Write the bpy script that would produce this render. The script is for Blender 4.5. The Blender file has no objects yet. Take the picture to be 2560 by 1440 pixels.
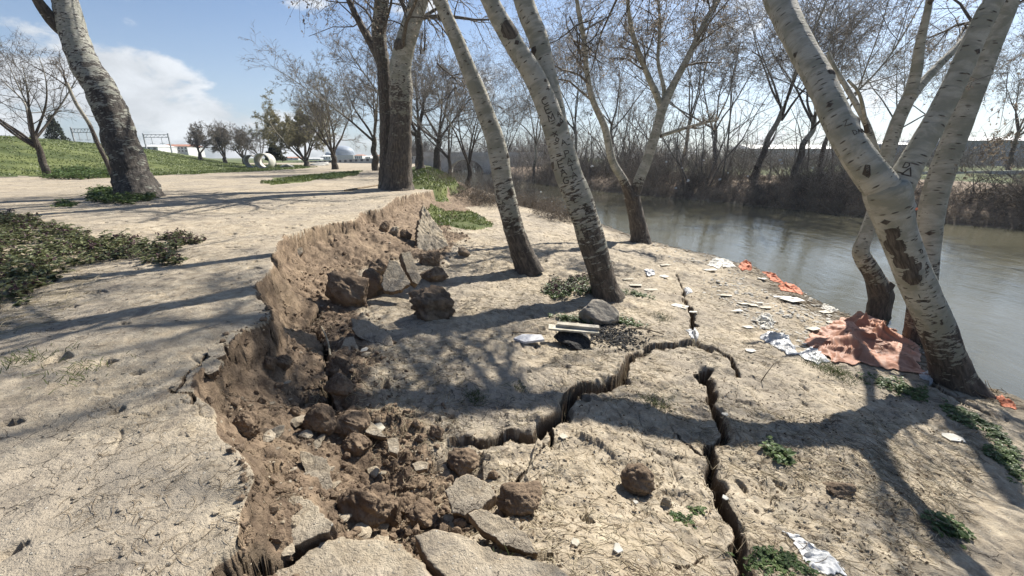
import bpy, math, random
import numpy as np
from mathutils import Vector
rng = np.random.default_rng(7)
# ---------------------------------------------------------------- camera, sky, sun, exposure
F = 1050.0; CH = 1.30; PITCH = math.radians(17.2)
S = bpy.context.scene; COL = S.collection
cam = bpy.data.objects.new('camera', bpy.data.cameras.new('camera')); COL.objects.link(cam); S.camera = cam
cam.location = (0, 0, CH); cam.rotation_euler = (math.pi/2 - PITCH, 0, 0)
cam.data.sensor_width = 36; cam.data.lens = 36*F/2560; cam.data.clip_start = .05; cam.data.clip_end = 8000
SUN_EL, SUN_AZ = math.radians(43), math.radians(37)       # azimuth to the right of the view direction (+Y)
S.view_settings.view_transform = 'Standard'; S.view_settings.look = 'None'; S.view_settings.gamma = 1
S.view_settings.use_curve_mapping = False; S.view_settings.exposure = 1.05
S.cycles.max_bounces = 6; S.cycles.transparent_max_bounces = 8; S.cycles.diffuse_bounces = 3; S.cycles.glossy_bounces = 3
S.cycles.use_denoising = True
sl = bpy.data.lights.new('sun', 'SUN'); sl.energy = 5.0; sl.angle = math.radians(.5); sl.color = (1, .945, .86)
so = bpy.data.objects.new('sun', sl); COL.objects.link(so)
sd = Vector((math.sin(SUN_AZ)*math.cos(SUN_EL), math.cos(SUN_AZ)*math.cos(SUN_EL), math.sin(SUN_EL)))
so.rotation_euler = sd.to_track_quat('Z', 'Y').to_euler(); so.location = (10, 14, 20)

class NT:                                                  # tiny node-tree writer
    def __init__(s, t): s.t = t; s.t.nodes.clear()
    def n(s, k, ins=None, **kw):
        d = s.t.nodes.new(k)
        for a, v in kw.items(): setattr(d, a, v)
        for a, v in (ins or {}).items():
            if isinstance(v, bpy.types.NodeSocket): s.t.links.new(v, d.inputs[a])
            else: d.inputs[a].default_value = v
        return d
    def math(s, op, a, b=0.0, c=0.0, clamp=False):
        return s.n('ShaderNodeMath', {0: a, 1: b, 2: c}, operation=op, use_clamp=clamp).outputs[0]
    def ramp(s, f, lo, hi, a=0.0, b=1.0):
        return s.n('ShaderNodeMapRange', {0: f, 1: lo, 2: hi, 3: a, 4: b}, interpolation_type='SMOOTHSTEP').outputs[0]
    def mix(s, f, a, b, mode='MIX'):
        d = s.n('ShaderNodeMix', data_type='RGBA', blend_type=mode)
        for k, v in ((0, f), (6, a), (7, b)):
            if isinstance(v, bpy.types.NodeSocket): s.t.links.new(v, d.inputs[k])
            else: d.inputs[k].default_value = v if k == 0 else (*v, 1)[:4]
        return d.outputs[2]
    def noise(s, vec, scale, detail=4, rough=.55, dist=0):
        d = s.n('ShaderNodeTexNoise', {'Scale': scale, 'Detail': detail, 'Roughness': rough, 'Distortion': dist})
        s.t.links.new(vec, d.inputs['Vector']); return d.outputs[0]
    def voro(s, vec, scale, feature='F1', out='Distance', rnd=1):
        d = s.n('ShaderNodeTexVoronoi', {'Scale': scale, 'Randomness': rnd}, feature=feature)
        s.t.links.new(vec, d.inputs['Vector']); return d.outputs[out]
    def scale(s, vec, v):
        return s.n('ShaderNodeVectorMath', {0: vec, 1: v}, operation='MULTIPLY').outputs[0]

W = bpy.data.worlds.new('World'); S.world = W; W.use_nodes = True
w = NT(W.node_tree)
sky = w.n('ShaderNodeTexSky', sky_type='NISHITA', sun_disc=False, sun_elevation=SUN_EL, sun_rotation=SUN_AZ, air_density=1.0, dust_density=1.1, ozone_density=2.0)
tc = w.n('ShaderNodeTexCoord').outputs['Generated']
sp = w.n('ShaderNodeSeparateXYZ', {0: tc})
zz = w.math('ADD', w.math('MAXIMUM', sp.outputs[2], 0.0), .30)
pv = w.n('ShaderNodeCombineXYZ', {0: w.math('DIVIDE', sp.outputs[0], zz), 1: w.math('DIVIDE', sp.outputs[1], zz), 2: 0.0}).outputs[0]
c1 = w.noise(w.scale(tc, (1, 1, 2.1)), 3.6, 9, .56, .25)
c2 = w.noise(w.scale(tc, (1, 1, 1.9)), 9.5, 8, .6, .3)
# a cumulus bank low on the left, scattered puffs higher up
band = w.ramp(w.math('SUBTRACT', sp.outputs[2], w.math('SUBTRACT', -.125, w.math('MULTIPLY', sp.outputs[0], .46))), .045, -.03, 0, 1)
thr = w.math('SUBTRACT', .56, w.math('MULTIPLY', band, .135))
cl = w.n('ShaderNodeMapRange', {0: w.math('ADD', w.math('MULTIPLY', c1, .62), w.math('MULTIPLY', c2, .38)), 1: thr, 2: w.math('ADD', thr, .085), 3: 0.0, 4: 1.0}, interpolation_type='SMOOTHSTEP').outputs[0]
shade = w.ramp(c2, .35, .7, 6.6, 9.4)
ccol = w.n('ShaderNodeVectorMath', {0: (.93, .965, 1.0), 3: shade}, operation='SCALE').outputs[0]
tint = w.mix(1.0, sky.outputs[0], (.86, 1.0, 1.16), 'MULTIPLY')
hz = w.ramp(sp.outputs[2], .34, -.02, 0, .38)
col = w.mix(hz, tint, (6.4, 7.3, 8.4))
# thin bright veil round the sun side of the sky
col = w.mix(w.math('MULTIPLY', cl, .9), col, ccol)
bg = w.n('ShaderNodeBackground', {'Color': col, 'Strength': .052})
w.t.links.new(bg.outputs[0], w.n('ShaderNodeOutputWorld').inputs[0])

# ---------------------------------------------------------------- photo pixel (2560 wide) -> direction, for measuring
cp, sp_ = math.cos(PITCH), math.sin(PITCH)
def rd(px, py):
    return np.array([px-1280.0, F*cp + (720.0-py)*sp_, -F*sp_ + (720.0-py)*cp])
def G(px, py, z):                                           # where that sight line meets height z
    d = rd(px, py); t = (z-CH)/d[2]; return (d[0]*t, d[1]*t)
def at(px, py, Y):                                          # where it is Y metres out
    d = rd(px, py); t = Y/d[1]; return np.array([d[0]*t, Y, CH+d[2]*t])
def dep(p): return p[1]*cp - (p[2]-CH)*sp_

# ---------------------------------------------------------------- numpy noise
def h2(ix, iy, s):
    a = (ix.astype(np.int64)*374761393 + iy.astype(np.int64)*668265263 + s*974634777) & 0xffffffff
    a = ((a ^ (a >> 13))*1274126177) & 0xffffffff
    a = ((a ^ (a >> 16))*2246822519) & 0xffffffff
    return ((a ^ (a >> 15)) & 0xffffff)/float(0xffffff)
def vn(x, y, s=0):
    ix, iy = np.floor(x), np.floor(y); fx, fy = x-ix, y-iy
    fx = fx*fx*fx*(fx*(fx*6-15)+10); fy = fy*fy*fy*(fy*(fy*6-15)+10)
    a, b, c, d = h2(ix, iy, s), h2(ix+1, iy, s), h2(ix, iy+1, s), h2(ix+1, iy+1, s)
    return ((a*(1-fx)+b*fx)*(1-fy) + (c*(1-fx)+d*fx)*fy)*2-1
def fbm(x, y, o=4, s=0, g=.5):
    r, a, q = 0, 1, 0
    for k in range(o):
        r = r + a*vn(x+17.3*k, y-9.1*k, s+k); q += a; a *= g; x, y = x*2.03, y*2.03
    return r/q
def voro(x, y, s=0):
    ix, iy = np.floor(x), np.floor(y); f1 = np.full(x.shape, 9.0); f2 = f1.copy(); cid = np.zeros(x.shape)
    for i in (-1, 0, 1):
        for j in (-1, 0, 1):
            cx, cy = ix+i, iy+j; d = np.hypot(cx+h2(cx, cy, s)-x, cy+h2(cx, cy, s+5)-y)
            m = d < f1; f2 = np.where(m, f1, np.minimum(f2, d)); cid = np.where(m, h2(cx, cy, s+9), cid); f1 = np.where(m, d, f1)
    return f1, f2, cid
def ss(x, a, b): t = np.clip((x-a)/(b-a), 0, 1); return t*t*(3-2*t)
def inpoly(x, y, P):
    r = np.zeros(x.shape, bool); n = len(P)
    for i in range(n):
        x1, y1 = P[i]; x2, y2 = P[(i+1) % n]
        if y1 == y2: continue
        r ^= ((y1 > y) != (y2 > y)) & (x < (x2-x1)*(y-y1)/(y2-y1)+x1)
    return r
def pdist(x, y, P, vals=None):
    best = np.full(x.shape, 1e9); v = np.zeros(x.shape)
    for i in range(len(P)-1):
        (x1, y1), (x2, y2) = P[i][:2], P[i+1][:2]; dx, dy = x2-x1, y2-y1
        t = np.clip(((x-x1)*dx+(y-y1)*dy)/(dx*dx+dy*dy+1e-12), 0, 1)
        d = (x-x1-t*dx)**2+(y-y1-t*dy)**2; m = d < best; best = np.where(m, d, best)
        if vals is not None: v = np.where(m, vals[i]*(1-t)+vals[i+1]*t, v)
    return (np.sqrt(best), v) if vals is not None else np.sqrt(best)

# ---------------------------------------------------------------- the lie of the land
ZW = -1.70
rim_px = [(600,1400),(588,1300),(604,1210),(580,1130),(556,1085),(530,1010),(488,950),(520,895),(572,822),(640,800),(650,755),(682,690),(690,640),(722,588),(800,562),(885,545),(915,528),(962,520),(985,500),(1040,482)]
RIM = [(-.55,-40),(-.55,-2),(-.72,.4)] + [G(a,b,0) for a,b in rim_px] + [(-3.3,18.6),(-2.9,22),(-3.4,26),(-6,38),(-9.5,50),(-15,75),(-21,95),(-40,200),(-70,400)]
RW = [.5,.5,.3] + [.28,.45,.6,.75,.8,.9,1.0,.9,.7,.45,.45,.4,.45,.6,1.2,1.7,1.8,1.6,1.2,1.4] + [1.2,1.5,2,2,2,2,2,2,2]
PLAT = RIM + [(-3000,400),(-3000,-40)]
NE = [(6.2,-40),(6.2,2)] + [G(a,b,ZW) for a,b in [(2575,1010),(2430,955),(2290,880),(2180,815),(2060,772),(1980,715),(1900,675),(1790,642),(1620,606),(1500,560),(1400,538)]] + [(.5,30),(-4,45),(-12,75),(-17,95),(-34,200),(-60,400)]
FE = [(30,-40),(26,5)] + [G(a,b,ZW) for a,b in [(2560,575),(2150,541),(1850,510),(1640,491),(1450,474)]] + [(3,56),(-3,75),(-6,95),(-16,200),(-35,400)]
RIVER = NE + FE[::-1]; FARB = FE + [(3000,400),(3000,-40)]
LEVB = [(-60,-20),(-40,8),(-31,23),(-27,38),(-34,55),(-46,76),(-110,170),(-300,420)]
LEV = LEVB + [(-3000,420),(-3000,-20)]
def GP(pts, z=.05): return [G(a, b, z) for a, b in pts]
GRASS1 = GP([(-500,462),(0,446),(260,452),(400,445),(560,437),(700,430),(790,421),(760,415),(600,413),(300,412),(-600,412)])
GRASS2 = GP([(648,468),(700,450),(850,433),(905,430),(880,443),(820,452),(760,462),(690,470)])
MOUND = [(-5.2,18.8),(-3.1,18.6),(-2.6,22),(-3.2,27),(-8,48),(-12,50),(-7,30)]
GR3 = [(-2.9,13.2),(-1.2,13.0),(-.6,14.6),(-1.6,17.5),(-3.1,17.5)]
# ground cracks: pixel polyline, half widths in metres, assumed height, drop of the camera side
def crk(pts, z, k=1.0, off=0):
    k = k*.92; return [(a, b) for a, b, c in pts], [c*k for a, b, c in pts], off
CR = [crk([(1140,1102,.012),(1200,1098,.03),(1262,1075,.045),(1330,1080,.045),(1385,1050,.05),(1420,1012,.05),(1465,965,.06),(1530,935,.075),(1580,895,.05),(1640,868,.045),(1700,856,.03),(1745,856,.03),(1790,868,.045)], -.78, 1, .055),
      crk([(1745,852,.035),(1730,800,.05),(1712,765,.05),(1700,715,.03),(1690,690,.02)], -.95, 1, .03),
      crk([(1790,868,.04),(1830,900,.035),(1850,945,.02)], -.85, 1, .02),
      crk([(1752,960,.04),(1775,925,.055),(1765,985,.05),(1790,1035,.05),(1812,1085,.05),(1770,1115,.045),(1782,1180,.045),(1800,1240,.05),(1835,1300,.04),(1845,1370,.05),(1855,1440,.055),(1870,1600,.05)], -.62, 1, .02),
      crk([(770,760,.03),(796,850,.045),(800,915,.05),(832,1000,.055),(850,1030,.03)], -.6, 1, 0),
      crk([(1690,1080,.006),(1730,1110,.010),(1765,1140,.012)], -.62, 1, 0),
      crk([(1385,1060,.03),(1370,1110,.012),(1310,1175,.010),(1285,1230,.02),(1270,1290,.03)], -.62, 1, .03),
      crk([(1025,1352,.008),(1060,1395,.018),(1120,1440,.012),(1180,1500,.008)], -.30, 1, 0),
      crk([(600,1392,.03),(585,1440,.05),(560,1560,.05)], -.05, 1, 0),
      crk([(600,1400,.06),(700,1392,.05),(770,1362,.04),(840,1325,.03),(880,1320,.03)], -.33, 1, 0),
      crk([(1700,1420,.012),(1740,1395,.006),(1770,1385,.004)], -.55, 1, 0),
      crk([(435,965,.004),(480,985,.008),(490,1002,.006)], 0, 1, 0),
      crk([(450,970,.005),(475,925,.008),(520,880,.012),(560,862,.008)], 0, 1, 0),
      crk([(2330,965,.04),(2400,1005,.05),(2460,1035,.03)], -1.45, 1, 0)]
CRPX = CR; CR = []
def faces(x, y):                                           # warped coordinates give every edge its ragged line
    m = x*x+y*y < 900
    wx = np.zeros_like(x); wy = np.zeros_like(x); a, b = x[m], y[m]
    c_ = b; b = np.where(b > 4, 4+(b-4)*.42, b); wx[m] = .12*vn(a*1.9, b*1.9, 3)+.05*vn(a*5, b*5, 4)*(.5+vn(a*1.3, b*1.3, 7))+.011*vn(a*11, b*11, 5)*ss(vn(a*1.7, b*1.7, 9), -.4, .5)+.005*vn(a*34, b*34, 6)
    wy[m] = .12*vn(a*1.9, b*1.9, 13)+.05*vn(a*5, b*5, 14)*(.5+vn(a*1.3, b*1.3, 17))+.011*vn(a*11, b*11, 15)*ss(vn(a*1.7, b*1.7, 19), -.4, .5)+.005*vn(a*34, b*34, 16)
    return wx, wy
def H(x, y, masks=False):
    x = np.atleast_1d(np.asarray(x, float)); y = np.atleast_1d(np.asarray(y, float))
    r = np.hypot(x, y); wx, wy = faces(x, y); k = np.clip(r/5, .35, 1.0)
    X, Y = x+wx*k, y+wy*k
    plat = inpoly(X, Y, PLAT); riv = inpoly(x+wx, y+wy, RIVER); far = inpoly(x+wx, y+wy, FARB)
    d, fw = pdist(X, Y, RIM, RW); dw = pdist(x+wx, y+wy, NE); df = pdist(x+wx, y+wy, FE)
    fw = fw*(1+.25*vn(x*1.1, y*1.1, 8))
    # upper ground
    zp = .20*ss(-x, 4, 11) + .035*fbm(x*.35, y*.35, 3, 20)*ss(r, .5, 4)
    il = inpoly(x, y, LEV); dl = pdist(x, y, LEVB)
    zp = zp + np.where(il, 3.1*ss(dl, -2, 20), 0) + np.where(il, .12*fbm(x*.5, y*.5, 3, 22), 0)
    zp = zp + np.where(inpoly(x, y, MOUND), .35*ss(pdist(x, y, MOUND+MOUND[:1]), 0, 1.3), 0)
    # lower bench
    zb = -.30 - .34*ss(y, .9, 2.4) - .10*ss(y, 3, 7)
    t = d/(d+dw+1e-6)
    zt = zb + (ZW+.03-zb)*np.power(t, 1.55) + .05*fbm(x*.8, y*.8, 3, 30)
    zt = zt - .16*np.exp(-((x+.75)**2/.35+(y-2.0)**2/.35)) + .10*np.exp(-((x+2.0)**2/.6+(y-7.6)**2/.9))
    u = np.clip(d/fw, 0, 1); prof = 1-np.power(1-u, 1.35); lip = ss(d, 0, .04+.09*np.clip(.5+vn(x*5, y*5, 19), 0, 1))*(.33+.02*ss(y, 5, 8)+.12*vn(x*1.6, y*.9, 9))
    prof = lip + (1-lip)*prof
    zl = zp + (zt-zp)*prof
    fm = (1-ss(d, fw*.92, fw*1.12+.12))*(~plat)              # fresh face
    deb = (1-ss(d, fw+.15, fw+.75+.3*vn(x*2, y*2, 41)))*(~plat)*(y < 17)*(r < 20)*ss(y, 1.3, 1.5)
    z = np.where(plat, zp, zl)
    z = np.where(far, ZW + 1.45*(1-np.exp(-df/1.6)) + .25*fbm(x*.12, y*.12, 3, 50)*ss(df, 0, 6) + .5*ss(df, 8, 60), z)
    z = np.where(riv, ZW - .06 - np.minimum(np.minimum(dw, df)*.45, 1.3), z)
    land = ~riv; ck = np.zeros_like(x); ck2 = np.zeros_like(x)
    # near relief
    n = (r < 34) & land; a, b = x[n], y[n]; pl = plat[n]; rn = r[n]; dd = d[n]; fmn = fm[n]; dbn = deb[n]
    lo = 1-ss(rn, 14, 30)
    rough = np.where(pl, .30, 1.0)*(1-.0*fmn)
    m = rough*(.042*fbm(a*2.6, b*2.6, 3, 60)+.027*fbm(a*8, b*8, 4, 61)+.0075*fbm(a*31, b*31, 2, 62)+.012*np.maximum(0, vn(a*6, b*6, 66))*np.maximum(0, vn(a*23, b*23, 67)))
    m = m + np.where(pl, .0035*fbm(a*14, b*5, 3, 63), 0)
    # scalloped, furrowed soil on the face and clods in the debris
    dirn = fbm(a*4, b*4, 4, 64); m = m + fmn*(.05*np.abs(dirn)+.06*fbm(a*3.4, b*3.4, 4, 65)+.024*fbm(a*15, b*15, 4, 68)-.03)
    f1, f2, cid = voro(a*7+.6*vn(a*9, b*9, 70), b*7+.6*vn(a*9, b*9, 71), 72)
    g1, g2, gid = voro(a*17+.5*vn(a*20, b*20, 73), b*17, 74)
    cl_ = np.maximum(dbn*(1-.75*fmn), 0)
    m = m + cl_*(.055*np.sqrt(np.clip(1-f1*1.3, 0, 1))*(cid > .35) + .022*np.sqrt(np.clip(1-g1*1.3, 0, 1)))
    # dried-mud plates: fine cracks near the rim and round the cracks
    e1, e2, eid = voro(a*3.1+.35*vn(a*5, b*5, 80), b*3.1+.35*vn(a*5, b*5, 81), 82)
    fine = (1-ss(e2-e1, .008, .05))*ss(vn(a*.9, b*.9, 83), .0, .5)*np.where(pl, (1-ss(dd, .25, .8)), 1)*(rn < 7)
    m = m - fine*.016
    # little trampled plates and crumbs on the bench
    p1, p2, pid = voro(a*11+.4*vn(a*14, b*14, 84), b*8, 85)
    m = m + np.where(pl, .002, .010)*(pid-.5)*ss(p2-p1, 0, .18)*ss(vn(a*1.3, b*1.3, 86), -.3, .4)
    z[n] += m*lo
    ckn = np.zeros(a.shape); ckw = np.zeros(a.shape); o = np.zeros(a.shape); q = rn < 16; aw, bw = X[n][q], Y[n][q]
    jx = vn(a[q]*6, b[q]*6, 93); jy = vn(a[q]*6, b[q]*6, 94); aw = a[q]+(aw-a[q])*.7+jx*.03; bw = b[q]+(bw-b[q])*.7+jy*.04
    for P, hw, off in CR:
        d_, h_ = pdist(aw, bw, P, hw)
        h_ = h_*(1+.4*vn(aw*8, bw*8, 90)+.12*vn(aw*27, bw*27, 91))
        h_ = h_*.62; v = .85*(1-ss(d_, h_*.75, h_*1.02))+.15*(1-ss(d_, h_*.9, h_*(1.8+1.0*vn(aw*7, bw*7, 92)))); ckn[q] = np.maximum(ckn[q], v*np.minimum(1, .2+h_*24))
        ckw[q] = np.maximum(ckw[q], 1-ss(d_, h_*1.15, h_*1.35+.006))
        if off:
            i = np.zeros(d_.shape)
            far_side = None
            # camera side of the crack drops a little
            for s_ in range(len(P)-1):
                (x1, y1), (x2, y2) = P[s_], P[s_+1]
                c_ = (x2-x1)*(bw-y1)-(y2-y1)*(aw-x1); t_ = ((aw-x1)*(x2-x1)+(bw-y1)*(y2-y1))/((x2-x1)**2+(y2-y1)**2)
                near = (t_ > -.1) & (t_ < 1.1) & (np.abs(np.abs(c_)/math.hypot(x2-x1, y2-y1)-d_) < .03)
                i = np.where(near & (c_ < 0), 1, i)
            o[q] -= i*off*np.exp(-(d_/.55)**2)
    z[n] += o - ckn*.55
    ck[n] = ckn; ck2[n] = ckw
    if not masks: return z
    gr = np.zeros_like(x); gx, gy = x+.5*fbm(x*.7, y*.7, 3, 95)+.12*vn(x*4, y*4, 96), y+.9*fbm(x*.7, y*.7, 3, 97)
    for P in (GRASS1, GRASS2, MOUND, GR3): gr = np.maximum(gr, inpoly(gx, gy, P)*1.0)
    gr = np.where(il, 1.0, gr)*(~riv)
    gr = np.where(far, ss(df, 9, 16), gr); gr = np.where((r > 120) & ~far, 1, gr)
    soil = np.maximum(fm*1.35, deb*.85)
    soil = np.maximum(soil, ck2*1.4); soil = np.maximum(soil, far*(1-gr)*.85)
    wet_and_shade = np.where(riv, 1, np.where(far, 1-ss(df, 0, .8), (~plat)*(1-ss(dw+.5*fbm(x*1.7, y*1.7, 3, 98), .1, 1.3))))
    return z, soil, gr, np.maximum(wet_and_shade, ck2*.75)  # wet river banks, plus shade painted into the cracks to blacken them
def gnd(px, py):                                           # first ground point along a sight line
    d = rd(px, py); d = d/np.linalg.norm(d); t = np.geomspace(.8, 220, 900)
    x, y, z = d[0]*t, d[1]*t, CH+d[2]*t; h = H(x, y); b = np.where(z < np.maximum(h, ZW))[0]
    i = b[0] if len(b) else len(t)-1; i = max(i, 1)
    tt = np.linspace(t[i-1], t[i], 12); x, y, z = d[0]*tt, d[1]*tt, CH+d[2]*tt; h = H(x, y); b = np.where(z < np.maximum(h, ZW))[0]; j = b[0] if len(b) else 11
    return np.array([x[j], y[j], h[j]])

CR = [([tuple(gnd(a, b)[:2]) for a, b in P], hw, off) for P, hw, off in CRPX]   # the cracks are laid out on the uncracked ground
# ---------------------------------------------------------------- mesh writing
def setprops(o, label=None, cat=None, group=None, kind=None):
    for k, v in (('label', label), ('category', cat), ('group', group), ('kind', kind)):
        if v: o[k] = v
    return o
def mesh(name, V, polys, mat, parent=None, base=None, smooth=True, uv=None, attrs=None):
    """polys: (M,k) array or list of such arrays"""
    if not isinstance(polys, list): polys = [polys]
    polys = [np.asarray(p, np.int32) for p in polys if len(p)]
    V = np.asarray(V, np.float64)
    if base is not None: V = V-np.asarray(base)
    me = bpy.data.meshes.new(name); me.vertices.add(len(V)); me.vertices.foreach_set('co', V.astype(np.float32).ravel())
    li = np.concatenate([p.ravel() for p in polys]); tot = np.concatenate([np.full(len(p), p.shape[1], np.int32) for p in polys])
    me.loops.add(len(li)); me.loops.foreach_set('vertex_index', li); me.polygons.add(len(tot))
    me.polygons.foreach_set('loop_start', np.concatenate([[0], np.cumsum(tot)[:-1]]).astype(np.int32))
    me.polygons.foreach_set('use_smooth', np.full(len(tot), smooth))
    if uv is not None:
        u = me.uv_layers.new(name='UVMap'); u.data.foreach_set('uv', np.asarray(uv, np.float32)[li].ravel())
    for k, a in (attrs or {}).items():
        t = me.attributes.new(k, 'FLOAT', 'POINT'); t.data.foreach_set('value', np.asarray(a, np.float32))
    me.update(calc_edges=True); me.validate()
    if mat: me.materials.append(mat)
    o = bpy.data.objects.new(name, me); COL.objects.link(o)
    if parent is not None: o.parent = parent
    elif base is not None: o.location = base
    return o
def thing(name, label, cat, loc=(0, 0, 0), group=None):
    o = bpy.data.objects.new(name, None); COL.objects.link(o); o.location = loc; o.empty_display_size = .2
    return setprops(o, label, cat, group, 'thing')
class MB:                                                   # collects shapes for one mesh
    def __init__(s): s.V = []; s.P = {}; s.n = 0; s.A = []; s.U = []
    def add(s, V, polys, att=None, uv=None):
        V = np.asarray(V, float).reshape(-1, 3)
        for p in (polys if isinstance(polys, list) and np.ndim(polys[0]) == 2 else [polys]):
            p = np.asarray(p, np.int32)
            if len(p): s.P.setdefault(p.shape[1], []).append(p+s.n)
        s.V.append(V); s.n += len(V); s.A.append(np.zeros(len(V)) if att is None else att); s.U.append(np.zeros((len(V), 2)) if uv is None else uv)
    def box(s, a, b, c=None, rz=0):                         # corners a..b
        (x0, y0, z0), (x1, y1, z1) = a, b
        V = np.array([(x, y, z) for z in (z0, z1) for y in (y0, y1) for x in (x0, x1)], float)
        if rz and c is not None:
            co, si = math.cos(rz), math.sin(rz); X = V[:, 0]-c[0]; Y = V[:, 1]-c[1]
            V[:, 0] = c[0]+X*co-Y*si; V[:, 1] = c[1]+X*si+Y*co
        s.add(V, [[(0, 2, 3, 1), (4, 5, 7, 6), (0, 1, 5, 4), (2, 6, 7, 3), (0, 4, 6, 2), (1, 3, 7, 5)]])
    def build(s, name, mat, parent=None, base=None, smooth=True, att=None, uv=False):
        return mesh(name, np.concatenate(s.V), [np.concatenate(v) for v in s.P.values()], mat, parent, base, smooth,
                    uv=np.concatenate(s.U) if uv else None, attrs={att: np.concatenate(s.A)} if att else None)
def tubes(P, R, n=3):
    """P (N,K,3), R (N,K) -> verts, quads"""
    N, K, _ = P.shape
    if N == 0: return np.zeros((0, 3)), np.zeros((0, 4), int)
    T = np.gradient(P, axis=1) if K > 2 else np.repeat(P[:, 1:]-P[:, :1], 2, 1)
    T /= np.linalg.norm(T, axis=2, keepdims=True)+1e-9
    ref = np.cross(T[:, :1], rng.normal(size=(N, 1, 3))); ref /= np.linalg.norm(ref, axis=2, keepdims=True)+1e-9
    A = ref - (ref*T).sum(2, keepdims=True)*T; A /= np.linalg.norm(A, axis=2, keepdims=True)+1e-9
    B = np.cross(T, A); th = np.arange(n)*2*math.pi/n
    V = P[:, :, None]+R[:, :, None, None]*(A[:, :, None]*np.cos(th)[None, None, :, None]+B[:, :, None]*np.sin(th)[None, None, :, None])
    i = (np.arange(N)*K*n)[:, None, None]+(np.arange(K-1)*n)[None, :, None]+np.arange(n)[None, None, :]
    j = (np.arange(N)*K*n)[:, None, None]+(np.arange(K-1)*n)[None, :, None]+((np.arange(n)+1) % n)[None, None, :]
    return V.reshape(-1, 3), np.stack([i, j, j+n, i+n], -1).reshape(-1, 4)
def spawn(P, R, n, lr, K, ang, rs, tr=(.25, 1), up=0., wob=.18, rmin=.002, lmin=.05, labs=None):
    N, K0, _ = P.shape; idx = np.repeat(np.arange(N), n); M = len(idx)
    if M == 0: return np.zeros((0, K, 3)), np.zeros((0, K))
    t = rng.uniform(*tr, M)*(K0-1); i = np.clip(t.astype(int), 0, K0-2); f = (t-i)[:, None]
    a, b = P[idx, i], P[idx, i+1]; pos = a*(1-f)+b*f; T = b-a; T /= np.linalg.norm(T, axis=1, keepdims=True)+1e-9
    pr = R[idx, i]*(1-f[:, 0])+R[idx, i+1]*f[:, 0]
    L = np.linalg.norm(np.diff(P, axis=1), axis=2).sum(1)[idx] if labs is None else np.full(M, labs)
    L = np.maximum(lmin, lr*L*rng.uniform(.55, 1.25, M)*(1.15-.5*t/(K0-1)))
    q = np.cross(T, rng.normal(size=(M, 3))); q /= np.linalg.norm(q, axis=1, keepdims=True)+1e-9
    an = ang*rng.uniform(.65, 1.25, M)[:, None]; D = T*np.cos(an)+q*np.sin(an)
    out = [pos]; r0 = np.maximum(rmin, pr*rs*rng.uniform(.75, 1.1, M))
    for k in range(1, K):
        D = D+rng.normal(size=(M, 3))*wob; D[:, 2] += up; D /= np.linalg.norm(D, axis=1, keepdims=True)+1e-9
        out.append(out[-1]+D*(L/(K-1))[:, None])
    return np.stack(out, 1), r0[:, None]*np.linspace(1, .35, K)[None]
def leafquads(pos, size, droop=.5, narrow=.5):
    N = len(pos); D = rng.normal(size=(N, 3)); D[:, 2] -= droop*2; D /= np.linalg.norm(D, axis=1, keepdims=True)
    Q = np.cross(D, rng.normal(size=(N, 3))); Q /= np.linalg.norm(Q, axis=1, keepdims=True); Nn = np.cross(D, Q)
    s = (size*rng.uniform(.55, 1.3, N))[:, None]
    V = np.stack([pos, pos+D*s*.5+Q*s*narrow*.5+Nn*s*.15, pos+D*s, pos+D*s*.5-Q*s*narrow*.5+Nn*s*.15], 1)
    return V.reshape(-1, 3), np.arange(N*4).reshape(-1, 4)
def smoothline(pts, step=None, n=None):
    P = np.asarray(pts, float); m = len(P); n = n or m*6; t = np.linspace(0, m-1, n); i = np.clip(t.astype(int), 0, m-2); f = (t-i)[:, None]
    Pe = np.vstack([2*P[0]-P[1], P, 2*P[-1]-P[-2]]); a, b, c, d = Pe[i], Pe[i+1], Pe[i+2], Pe[i+3]
    return .5*((2*b)+(-a+c)*f+(2*a-5*b+4*c-d)*f*f+(-a+3*b-3*c+d)*f**3)
# ---------------------------------------------------------------- materials
def newmat(name):
    m = bpy.data.materials.new(name); m.use_nodes = True; return m, NT(m.node_tree)
def pbsdf(t, **k):
    d = t.n('ShaderNodeBsdfPrincipled')
    for a, v in k.items():
        a = a.replace('_', ' ')
        if isinstance(v, bpy.types.NodeSocket): t.t.links.new(v, d.inputs[a])
        else: d.inputs[a].default_value = (*v, 1) if isinstance(v, tuple) and len(v) == 3 else v
    t.n('ShaderNodeOutputMaterial', {0: d.outputs[0]}); return d
def attr(t, n): return t.n('ShaderNodeAttribute', attribute_name=n).outputs['Fac']
def pos(t): return t.n('ShaderNodeNewGeometry').outputs['Position']
def bump(t, h, dist=.01, s=1.0): return t.n('ShaderNodeBump', {'Height': h, 'Distance': dist, 'Strength': s}).outputs[0]

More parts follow.
